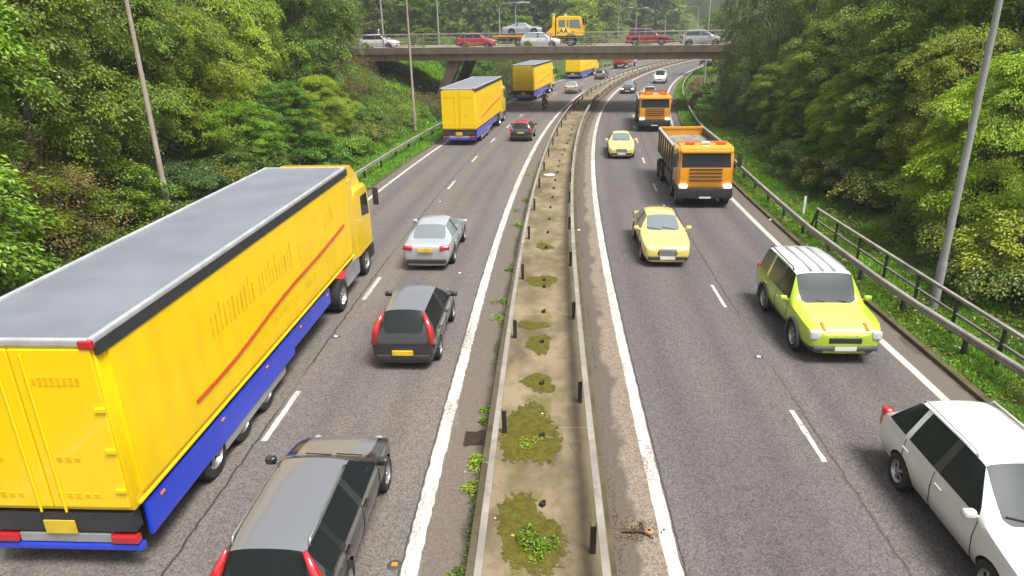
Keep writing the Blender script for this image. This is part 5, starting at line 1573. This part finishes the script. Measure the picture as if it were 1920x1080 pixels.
# ------------------------------------------------------------------ traffic on the flyover (all heading right)
BZ = BH - math.pi / 2
def on_bridge(px, d): return on_deck(deck_t(px, d), d)
v = car('hatchback_car', 'white hatchback at the left end of the flyover', 'car', **{**HATCH, 'L': 4.1}, body=P_WHITE, loc=on_bridge(711, 3.0), rz=BZ, taillight='tall')
v = car('hatchback_car', 'bright red hatchback on the flyover, between the white hatchback and the recovery truck', 'car', **{**HATCH, 'rr': -1.35}, body=P_RED, loc=on_bridge(894, 3.0), rz=BZ)
v = car('hatchback_car', 'white hatchback passing in front of the yellow recovery truck on the flyover', 'car', **{**HATCH, 'L': 4.05}, body=P_WHITE, glass_side=M_GLASSL, loc=on_bridge(1014, 3.0), rz=BZ, taillight='tall')
v = car('hatchback_car', 'silver hatchback at the right end of the flyover, nose behind the willow', 'car', **{**HATCH, 'H': 1.5}, body=P_SILVER, loc=on_bridge(1316, 3.3), rz=BZ, taillight='tall')
v = car('suv_car', 'dark red estate car on the far lane of the flyover', 'car', **{**ESTATE, 'H': 1.68, 'belt': 1.05, 'hood': 1.05, 'nose': .82, 'W': 1.85, 'gc': .24, 'wr': .35, 'L': 4.5}, body=P_WINE, loc=on_bridge(1215, 6.6), rz=BZ, taillight='tall')
# recovery truck
def text_mesh(body, size, mat, name, parent, loc, rot):
    cu = bpy.data.curves.new('t', 'FONT'); cu.body = body; cu.size = size; cu.extrude = .006; cu.align_x = 'CENTER'; cu.align_y = 'CENTER'; cu.offset = .012 * size
    o = bpy.data.objects.new('t', cu); COL.objects.link(o)
    dg = bpy.context.evaluated_depsgraph_get(); dg.update()
    me = bpy.data.meshes.new_from_object(o.evaluated_get(dg)); bpy.data.objects.remove(o); bpy.data.curves.remove(cu)
    me.materials.clear(); me.materials.append(mat); me.name = name
    ob = bpy.data.objects.new(name, me); COL.objects.link(ob); ob.parent = parent; ob.location = loc; ob.rotation_euler = rot
    return ob
def recovery():
    t0 = on_bridge(1017, 6.6)
    r = empty('recovery_truck', t0, BZ, 'yellow recovery truck with AA lettering and orange edged load bed on the flyover', 'recovery truck')
    # y forward; origin mid vehicle; the side seen from the camera is the right (+X)
    yc0, yc1 = 1.55, 4.35
    m = MB(); w = 1.22
    prof = [(yc0, 1.0), (yc1 - .03, 1.0), (yc1, 1.1), (yc1, 1.9), (yc1 - .28, 2.75), (yc1 - .55, 2.9), (yc0 + .3, 2.92), (yc0, 2.7)]
    m.prism(prof, -w, w); cb = m.build('cab', P_AAYEL, r)
    bv = cb.modifiers.new('bevel', 'BEVEL'); bv.width = .06; bv.segments = 2
    for sx in (-1, 1):
        for a, b, c, d in ((.28, .95, 1.88, 2.55), (1.12, 1.32, 1.88, 2.55), (1.42, 2.52, 1.80, 2.55)):
            m = MB(); q = [(yc0 + a, c), (yc0 + b, c if b < 2 else c - .1), (yc0 + (b if b < 2 else b - .15), d), (yc0 + a, d)]
            m.prism(q, sx * (w - .02), sx * (w + .012)); m.build('side_window', M_GLASSL, r)
        m = MB(); m.prism([(yc0 + .38, 1.22), (yc0 + 1.15, 1.22), (yc0 + 1.55, 1.5), (yc0 + 1.15, 1.78), (yc0 + .38, 1.78)], sx * w, sx * (w + .006)); m.build('emblem_panel', plain('pale_yellow_emblem', (.85, .62, .12), .4), r)
        text_mesh('AA', .66, M_BLACK, 'lettering', r, (sx * (w + .012), yc0 + .80, 1.50), (math.pi / 2, 0, math.pi / 2 * sx))
        m = MB()
        for y in (.2, 1.75): m.box((sx * (w + .004), yc0 + y, 1.36), (.02, .17, .17))
        m.build('side_vent', M_BLACK, r)
        m = MB(); a = [(math.cos(q) * .66, math.sin(q) * .62) for q in np.linspace(.05, math.pi - .05, 13)]
        m.tube([(sx * (w - .02), yc1 - 1.25 + c, .55 + d) for c, d in a], .07, 6); m.build('mudguard', M_GREYTRIM, r, smooth=True)
        m = MB(); m.bbox((sx * (w + .18), yc1 + .05, 2.45), (.12, .14, .55), .03); m.build('mirror', M_BLACK, r)
        m = MB(); m.bbox((sx * (w - .02), yc1 - .3, .75), (.1, .65, .5), .03); m.build('cab_step', M_GREYTRIM, r)
        m = MB(); m.box((sx * 1.23, -1.9, 1.12), (.05, 6.2, .14)); m.build('bed_edge', P_ORANGE, r)
    m = MB(); q = [(-w + .12, yc1 - .02 + .012, 1.95), (w - .12, yc1 - .02 + .012, 1.95), (w - .15, yc1 - .25, 2.68), (-w + .15, yc1 - .25, 2.68)]
    m.add(q, [(0, 1, 2, 3)]); m.add([(x, y - .02, z) for x, y, z in q], [(3, 2, 1, 0)]); m.build('windscreen', M_GLASS, r)
    m = MB(); m.bbox((0, yc1 - .1, .72), (2.4, .4, .5), .06); m.build('front_bumper', M_GREYTRIM, r)
    m = MB(); m.tube([(.95, yc0 - .28, 1.0), (.95, yc0 - .28, 3.1)], .16, 10); m.build('exhaust_stack', P_AAYEL, r, angle=40)
    m = MB(); m.lathe((.95, yc0 - .28, 3.05), [(0, .17), (.05, .2), (.12, .2), (.14, .1)], 'z', 12); m.build('stack_cap', M_LENS, r)
    m = MB(); m.prism([(yc0 - .1, 1.05), (yc0 - .1, 1.9), (yc0 - .4, 1.9), (yc0 - 1.3, 1.05)], -1.15, 1.15); m.build('headboard', P_AAYEL, r)
    m = MB(); m.bbox((.8, yc0 - 1.25, 1.6), (.3, .35, .9), .05); m.build('winch_box', M_BLACK, r)
    m = MB(); m.box((0, -1.9, 1.1), (2.44, 6.2, .1)); m.build('load_bed', M_ALU, r)
    m = MB(); m.box((0, -.4, .85), (.9, 8.6, .26)); m.build('chassis', M_CHASSIS, r)
    m = MB(); m.bbox((0, -3.9, .8), (2.3, 1.2, .36), .05); m.build('rear_locker', M_CHASSIS, r)
    m = MB(); m.bbox((0, yc0 + .9, 3.0), (1.6, .3, .14), .05); m.build('light_bar', M_LENS, r)
    truck_wheels(r, [yc1 - 1.25, -2.3], 1.05, .48, .32, None, (1,))
    # the car on its back
    p = Matrix.Rotation(BZ, 3, 'Z') @ Vector((0, -2.0, 1.16))
    c = car('convertible_car', 'silver convertible with dark blue soft top, carried on the recovery truck bed', 'car', L=4.45, W=1.80, H=1.30, cowl=.75, rf=.12, rr=-.75, rg=-1.5, hood=.88, nose=.62, belt=.86, deck=.90, gc=.16, wb=(1.25, -1.12), wr=.33, bp=-.55, roofw=.60, tail='sedan', body=P_SILVER, roofmat=plain('soft_top_blue', (.02, .025, .06), .85), glass=M_GLASSL,
            loc=(t0[0] + p.x, t0[1] + p.y, t0[2] + p.z), rz=BZ)
    for ch in c.children:
        if ch.name.startswith('rear_window'): ch.data.materials[0] = plain('soft_top_blue', (.02, .025, .06), .85)
recovery()
# pedestrian on the far footway
x, y, z = on_bridge(711, DECK_W - 1.1)
J = [(0, 0, .95), (0, .0, 1.18), (0, 0, 1.40), (0, 0, 1.50), (0, .01, 1.60), (0, .01, 1.70), (-.19, 0, 1.40), (.19, 0, 1.40), (-.23, .02, 1.12), (.23, .02, 1.12), (-.22, .12, .88), (.22, .1, .88), (-.22, .15, .78), (.22, .13, .78),
     (-.1, 0, .88), (.1, 0, .88), (-.11, .1, .5), (.11, -.06, .5), (-.11, .06, .08), (.11, -.2, .1), (-.11, .2, .04), (.11, -.06, .04)]
E_ = [(0, 1), (1, 2), (2, 3), (3, 4), (4, 5), (2, 6), (2, 7), (6, 8), (7, 9), (8, 10), (9, 11), (10, 12), (11, 13), (0, 14), (0, 15), (14, 16), (15, 17), (16, 18), (17, 19), (18, 20), (19, 21)]
R_ = [.15, .14, .14, .055, .095, .08, .07, .07, .05, .05, .04, .04, .045, .045, .1, .1, .07, .07, .05, .05, .045, .045]
vv, ff = person_mesh(J, E_, R_)
pr = empty('person', (x, y, z + .16), BZ, 'pedestrian with pale cap behind the white hatchback on the flyover footway', 'person')
m = MB(); m.add(vv, ff); m.build('body', zone_mat('walker_clothes', [(0, (.03, .03, .045)), (.93, (.30, .12, .1)), (1.5, (.5, .3, .22))]), pr, smooth=True)
m = MB(); m.lathe((0, .01, 1.66), [(0, .105), (.05, .105), (.1, .08), (.125, .0)], 'z', 14); m.bbox((0, .13, 1.67), (.14, .12, .015), .005); m.build('cap', P_WHITE, pr, smooth=True)
# ------------------------------------------------------------------ small things on the central reserve and the road
def blob(cx, cy, pts_rng, n=40, rx=.3, ry=.5, rough=.25):
    ph = [pts_rng.uniform(0, 6.28) for _ in range(5)]
    out = []
    for k in range(n):
        a = 2 * math.pi * k / n
        q = 1 + rough * (math.sin(2 * a + ph[0]) * .6 + math.sin(3 * a + ph[1]) * .35 + math.sin(5 * a + ph[2]) * .22 + math.sin(11 * a + ph[3]) * .10 + math.sin(23 * a + ph[4]) * .07 + pts_rng.uniform(-.06, .06))
        out.append((cx + math.cos(a) * rx * q, cy + math.sin(a) * ry * q))
    return out
def moss_mat():
    t = NT('moss')
    c = t.coords('Object')
    n = t.noise(c, 7.0, 5.0, .7); g = t.noise(c, 45.0, 3.0, .7)
    col = t.mix(t.ramp(n, .35, .65), (.072, .065, .012), (.12, .108, .02))
    col = t.mix(t.ramp(g, .62, .7, 0, .8), col, (.26, .24, .12))
    col = t.mix(t.ramp(g, .4, .3, 0, .7), col, (.035, .03, .008))
    p = t.principled(col, .95, 0, .1, normal=t.bump(t.math('ADD', n, g), .8, .03))
    at = t.n('ShaderNodeAttribute', attribute_name='edge')
    n4 = t.noise(c, 9.0, 6.0, .75)
    gap = t.math('GREATER_THAN', t.math('ADD', t.math('MULTIPLY', at.outputs['Fac'], .62), t.math('MULTIPLY', n4, .62)), .80)
    tr = t.n('ShaderNodeBsdfTransparent'); mx = t.n('ShaderNodeMixShader')
    t.l(gap, mx.inputs[0]); t.l(p.outputs[0], mx.inputs[1]); t.l(tr.outputs[0], mx.inputs[2]); t.l(mx.outputs[0], t.out.inputs['Surface'])
    return t.mat
M_MOSS = moss_mat()
def moss(px, py, wpx, hpx, seed, rough=.3):
    """a moss cushion the size it has in the photograph, 12 mm thick at the middle"""
    x0, y0 = ray_ground(px, py, .12)
    xa, _ = ray_ground(px - wpx / 2, py, .12); xb, _ = ray_ground(px + wpx / 2, py, .12)
    _, ya = ray_ground(px, py - hpx / 2, .12); _, yb = ray_ground(px, py + hpx / 2, .12)
    rx, ry = (xb - xa) / 1.75, (ya - yb) / 1.8
    rg_ = random.Random(seed)
    ring = blob(0, 0, rg_, 110, rx, ry, rough)
    m = MB(); n = len(ring); vs = []
    m.edge = []
    for q, z in ((1.0, .123), (.85, .126), (.6, .131), (.25, .134)):
        m.edge += [q] * n
        vs += [(x0 + p[0] * q, y0 + p[1] * q, z) for p in ring]
    vs.append((x0, y0, .135)); m.edge.append(0.0); fs = []
    for j in range(3):
        for k in range(n): fs.append((j * n + k, j * n + (k + 1) % n, (j + 1) * n + (k + 1) % n, (j + 1) * n + k))
    for k in range(n): fs.append((3 * n + k, 3 * n + (k + 1) % n, 4 * n))
    m.add(vs, fs)
    return m
for k, (px, py, w_, h_, sd, lab) in enumerate((
    (995, 812, 100, 150, 3, 'large olive moss patch around the dark socket beside the round cover mark'),
    (990, 1000, 125, 170, 9, 'largest moss patch, under the green weed tuft at the bottom'),
    (1010, 718, 70, 36, 5, 'small moss patch before the large olive one'),
    (1010, 645, 58, 34, 6, 'rounded moss patch with a tiny tuft in the middle of the reserve'),
    (1000, 610, 60, 20, 7, 'flat pale moss patch beyond the rounded one'),
    (1015, 527, 54, 28, 8, 'moss patch around a pair of sockets'),
    (1020, 462, 34, 14, 10, 'small far moss patch around one socket'))):
    mm = moss(px, py, w_, h_, sd); ob = mm.build('moss_patch', M_MOSS, smooth=True)
    ob.data.attributes.new('edge', 'FLOAT', 'POINT').data.foreach_set('value', mm.edge)
    tag(ob, lab, 'moss', 'moss patches on the central reserve')
# sockets down the middle: where older posts stood
SOCK = MB(); SOCK.bbox((0, 0, .035), (.10, .09, .09), .02); SOCK.box((.03, -.02, .085), (.03, .05, .04))
sk0 = SOCK.build('post_socket', plain('socket_black', (.012, .011, .010), .8), smooth=False)
first = True
for px, py in [(1017, 945), (1016, 816), (1016, 718), (1016, 640), (1019, 583), (1020, 536), (1020, 524), (1024, 463), (1027, 434), (1030, 409), (1032, 387), (1036, 368), (1038, 351), (1041, 336), (1045, 321), (1047, 310), (1049, 300), (1054, 288), (1058, 278), (1063, 267), (1067, 260), (1070, 251), (1072, 241), (1075, 234)]:
    o = sk0 if first else sk0.copy()
    if not first: COL.objects.link(o)
    first = False
    x, y = ray_ground(px, py + 3, .12); o.location = (x, y, .118); o.rotation_euler = (0, 0, px * 1.7 % 1.2)
    tag(o, 'small black post socket sticking out of the concrete along the middle of the reserve', 'socket', 'post sockets along the central reserve')
# weeds
def weed(name, x, y, z, R, H, n, seed, mat, label, cat='weed', group=None, ln=.07):
    rng = np.random.default_rng(seed)
    a = rng.uniform(0, 6.28, n); rr = R * np.sqrt(rng.uniform(0, 1, n)); h = H * rng.uniform(0, 1, n) * (1 - .6 * (rr / R) ** 2)
    lb = rng.integers(0, 5, n); lo = rng.normal(0, R * .75, (5, 2)); ls = rng.uniform(.35, 1.0, 5)
    P = np.c_[rr * np.cos(a) * ls[lb] + lo[lb, 0], rr * np.sin(a) * ls[lb] + lo[lb, 1], np.maximum(h * ls[lb], .01)]
    A = np.c_[np.cos(a), np.sin(a), rng.uniform(-.2, .9, n)] + rng.normal(0, .45, (n, 3))
    N = rng.normal(0, .4, (n, 3)) + [0, 0, 1]
    V, Q = leaf_quads(P, A, N, ln, ln * .5, rng)
    o = np_mesh(name, V, Q, mat); o.location = (x, y, z)
    return tag(o, label, cat, group)
for px, py, R, H, n, sd, lab, mat in (
    (990, 1005, .13, .2, 420, 1, 'leafy green weed tuft on the largest moss patch', L_MID),
    (1018, 1030, .14, .14, 260, 2, 'spreading green weed right of the larger leafy tuft', L_MID),
    (1000, 830, .14, .06, 140, 3, 'flat grassy weed across the large olive moss patch', L_BRIGHT)):
    x, y = ray_ground(px, py, .12); weed('weed_tuft', x, y, .12, R, H, n, sd, mat, lab, ln=.06)
for k, (px, py, R, H, lab) in enumerate((
    (895, 868, .17, .28, 'dark green weed clump at the kerb below the drain grate'), (905, 790, .07, .1, 'small weed at the kerb just beyond the drain grate'), (912, 765, .10, .1, 'brownish moss tuft at the kerb beyond the drain grate'),
    (890, 915, .12, .12, 'trailing weed at the kerb below the dark green clump'), (875, 1070, .1, .16, 'weed at the kerb at the bottom edge'), (896, 1015, .06, .1, 'tiny weed at the kerb near the bottom edge'),
    (938, 600, .13, .2, 'weed clump at the left kerb beside the second barrier post'), (946, 563, .16, .2, 'larger weed clump at the left kerb between two posts'), (957, 505, .12, .15, 'weed clump at the left kerb beside the third post'),
    (978, 422, .22, .25, 'tall grassy clump at the left kerb'), (983, 400, .25, .25, 'bushy grass clump at the left kerb, beyond the tall one'), (990, 375, .22, .25, 'green grass clump at the left kerb, farther along'), (1003, 325, .3, .3, 'far grass clump at the left kerb'),
    (1074, 347, .1, .35, 'dark upright weed at the right kerb of the reserve'), (1082, 490, .06, .12, 'tiny dark weed at the right kerb of the reserve'))):
    x, y = ray_ground(px, py, .05); weed('kerb_weed', x, y, .0, R, H, int(900 * R + 120), 40 + k, L_MID if k % 3 else L_BRIGHT, lab, group='weeds along the kerb', ln=.065)
# moss growing along the kerb of the right carriageway side
def kerb_moss(name, of, s0, s1, n, seed, label, mat, h, size):
    rng = np.random.default_rng(seed)
    s = s0 + (s1 - s0) * rng.uniform(0, 1, n) ** 1.5; o = np.array([of(a) for a in s]) + rng.normal(0, .035, n)
    keep = (np.sin(s * 2.1) + np.sin(s * .77 + 1) + rng.normal(0, .7, n)) > .5
    s, o = s[keep], o[keep]; m = len(s)
    X = np.interp(s, RS, RX); Y = np.interp(s, RS, RY); Hh = np.interp(s, RS, RH)
    P = np.c_[X + o * np.cos(Hh), Y - o * np.sin(Hh), rng.uniform(.005, h, m)]
    V, Q = leaf_quads(P, rng.normal(0, 1, (m, 3)), rng.normal(0, .4, (m, 3)) + [0, 0, 1], size, size * .6, rng)
    tag(np_mesh(name, V, Q, mat), label, 'moss', kind='stuff')
kerb_moss('kerb_growth', lambda s: O_MEDL - .05, 6, 70, 5000, 1, 'moss and small weeds along the left foot of the reserve kerb', L_BRAMBLE, .06, .05)
kerb_moss('kerb_growth', lambda s: o_rkerb(s) + .2, 6, 60, 5000, 2, 'weeds hanging over the right roadside kerb', L_MID, .14, .07)
kerb_moss('leaf_litter', lambda s: O_MEDR + .12, 5, 50, 2600, 3, 'fallen leaves and grit along the right foot of the reserve kerb', L_RUSSET, .012, .04)
# drain grate
x, y = ray_ground(890, 822); s_, o_ = to_so(x, y)
r = empty('drain_grate', (x, y, 0.0), -road(s_)[2], 'rusty iron drain grate at the left kerb of the central reserve', 'drain grate')
m = MB(); m.box((0, 0, .003), (.42, .5, .008)); m.build('pit', plain('pit_dark', (.008, .007, .006), .9), r)
m = MB()
for k in range(8): m.box((0, -.21 + .06 * k, .013), (.42, .024, .016), 0, Matrix.Rotation(.5, 3, 'Z'))
for sx in (-.2, .2): m.box((sx, 0, .012), (.025, .5, .018))
m.build('grille', plain('rusty_iron', (.055, .035, .022), .8, .3), r)
# round cover mark
x, y = ray_ground(1080, 838, .12)
m = MB(); m.lathe((x, y, .121), [(0, .105), (.004, .108), (.004, .114), (0, .117)], 'z', 32); tag(m.build('inspection_cover_ring', plain('ring_dark', (.07, .06, .04), .9)), 'thin round cover ring in the concrete near the right barrier', 'cover')
# road studs
def stud(px, py, label, lens):
    x, y = ray_ground(px, py); s, _o = to_so(x, y)
    r = empty('road_stud', (x, y, 0), -road(s)[2], label, 'road stud', 'reflecting road studs')
    m = MB(); m.lathe((0, 0, 0), [(.002, .12), (.008, .11), (.010, .10), (.011, .001)], 'z', 20); m.build('base', plain('stud_base', (.05, .05, .052), .6), r)
    m = MB(); m.bbox((0, 0, .02), (.10, .075, .03), .01); m.build('lens', lens, r)
stud(740, 1060, 'amber road stud beside the left edge line at the bottom', M_INDIC)
M_STUDW = plain('stud_white', (.7, .7, .7), .3)
for px, py, lab in ((630, 632, 'white road stud in the lane joint left of the black hatchback'), (825, 379, 'white road stud beyond the silver saloon'), (862, 513, 'white road stud in the fast lane right of the silver saloon'), (1422, 670, 'pale road stud in the lane joint left of the lime off-roader'),
                    (1245, 386, 'white road stud right of the nearer yellow car'), (1200, 283, 'white road stud right of the farther yellow car'), (654, 874, 'white road stud left of the black estate')):
    stud(px, py, lab, M_STUDW)
# torn branch and shreds on the right of the reserve
x, y = ray_ground(1200, 1000)
r = empty('debris', (x, y, 0), .3, 'torn branch and brown shreds lying by the right edge line', 'debris')
m = MB(); m.tube([(-.28, .1, .02), (-.12, .03, .05), (.05, -.02, .04), (.18, .0, .03)], [.012, .02, .022, .014], 7); m.tube([(.02, -.02, .04), (.1, -.1, .03), (.14, -.2, .02)], [.02, .022, .01], 7); m.tube([(.06, .0, .04), (.09, .1, .08), (.08, .17, .06)], [.012, .015, .02], 7)
m.build('branch', plain('wet_wood', (.045, .022, .012), .7, var=.5, scale=12), r, smooth=True)
m = MB(); m.lathe((.15, -.03, .035), [(-.02, .03), (-.02, .07), (.0, .085), (.02, .07), (.02, .03)], 'z', 16); m.build('shred', plain('pale_wood', (.30, .17, .10), .8), r, smooth=True)
rng = np.random.default_rng(2); n = 160
P = np.c_[rng.normal(-.05, .2, n), rng.normal(.05, .12, n), rng.uniform(.005, .05, n)]
V, Q = leaf_quads(P, rng.normal(0, 1, (n, 3)), rng.normal(0, .5, (n, 3)) + [0, 0, 1], .05, .03, rng); np_mesh('dead_leaves', V, Q, L_RUSSET, parent=r)
# bits of litter
def bit(name, px, py, z, size, col, label, cat='litter', flat=.4):
    x, y = ray_ground(px, py, z); m = MB(); rg_ = random.Random(px)
    bm = bmesh.new(); bmesh.ops.create_icosphere(bm, subdivisions=2, radius=1)
    for v in bm.verts:
        q = 1 + .25 * math.sin(v.co.x * 4 + px) * math.sin(v.co.y * 5 + py) + rg_.uniform(-.08, .08)
        v.co = Vector((v.co.x * size[0] * q, v.co.y * size[1] * q, max(v.co.z, -.4) * size[2] * q))
    bm.verts.index_update(); m.add([tuple(v.co) for v in bm.verts], [[v.index for v in f.verts] for f in bm.faces]); bm.free()
    o = m.build(name, plain('bit_%s_%d' % (name, px), col, .7)); o.location = (x, y, z + size[2] * .4); o.rotation_euler = (0, 0, px)
    tag(o, label, cat)
bit('plastic_scrap', 1030, 820, .125, (.10, .025, .012), (.10, .13, .17), 'slate blue plastic sliver on the large olive moss patch')
bit('plastic_scrap', 1037, 794, .125, (.05, .03, .01), (.10, .12, .16), 'small blue grey plastic chip beyond the slate blue sliver')
bit('litter_scrap', 1017, 776, .125, (.022, .02, .02), (.7, .7, .7), 'white scrap on the large olive moss patch')
bit('stone', 872, 886, .0, (.03, .025, .02), (.35, .28, .17), 'buff stone at the left kerb below the dark green weed')
bit('brick_piece', 882, 917, .0, (.05, .03, .03), (.42, .32, .24), 'pale brick piece at the left kerb near the trailing weed')
bit('dead_leaf', 961, 1004, .125, (.035, .025, .012), (.5, .3, .06), 'orange leaf left of the leafy weed tuft', 'leaf')
bit('stone', 928, 972, .125, (.022, .02, .015), (.5, .4, .25), 'small buff stone left of the largest moss patch')
bit('litter_scrap', 1084, 432, .0, (.10, .06, .03), (.7, .7, .7), 'white litter at the right kerb of the reserve')
bit('litter_cup', 1584, 490, .03, (.10, .09, .08), (.62, .45, .36), 'pale crumpled cup in the grass under the right barrier')
bit('litter_scrap', 1793, 652, .03, (.10, .07, .04), (.68, .68, .66), 'white scrap in the grass near the lower right barrier')
bit('litter_scrap', 1445, 413, .03, (.09, .06, .04), (.68, .66, .64), 'white scrap beside the right kerb behind the tipper lorry')
x, y = ray_ground(1030, 328, .12)
m = MB(); m.lathe((x, y, .12), [(.0, .33), (.025, .33), (.03, .30), (.03, .001)], 'z', 28); tag(m.build('cover_disc', plain('disc_pale', (.5, .48, .44), .7)), 'pale round cover on the reserve beyond the fifth post', 'cover')
# weeds along the front edge of the flyover
rng = np.random.default_rng(77); n = 4200
t = rng.uniform(-6, 40, n); k = (np.sin(t * 2.3) + np.sin(t * 1.1 + 2) + rng.normal(0, .5, n)) > .7
t = t[k]; n = len(t)
pos = np.array([on_deck(a, .12 + .25 * b, 6.47) for a, b in zip(t, rng.uniform(0, 1, n))]); pos[:, 2] += np.abs(rng.normal(0, .16, n))
V, Q = leaf_quads(pos, rng.normal(0, .6, (n, 3)) + [0, 0, .8], rng.normal(0, 1, (n, 3)), .14, .07, rng)
tag(np_mesh('parapet_weeds', V, Q, L_YELLOW), 'yellow green weeds growing along the front edge of the flyover', 'weeds', kind='stuff')
# ------------------------------------------------------------------ haze: autumn air between the flyover and the far woods
def haze():
    t = NT('haze_air')
    pv = t.n('ShaderNodeVolumePrincipled')
    pv.inputs['Color'].default_value = (0.93, 0.96, 1.0, 1)
    pv.inputs['Density'].default_value = 0.0006
    pv.inputs['Anisotropy'].default_value = 0.2
    t.l(pv.outputs[0], t.out.inputs['Volume'])
    m = MB(); m.box((0, 420, 34), (1300, 1000, 72)); o = m.build('haze', t.mat)
    tag(o, 'thin pale autumn haze over the far woods', 'haze', kind='stuff')
haze()
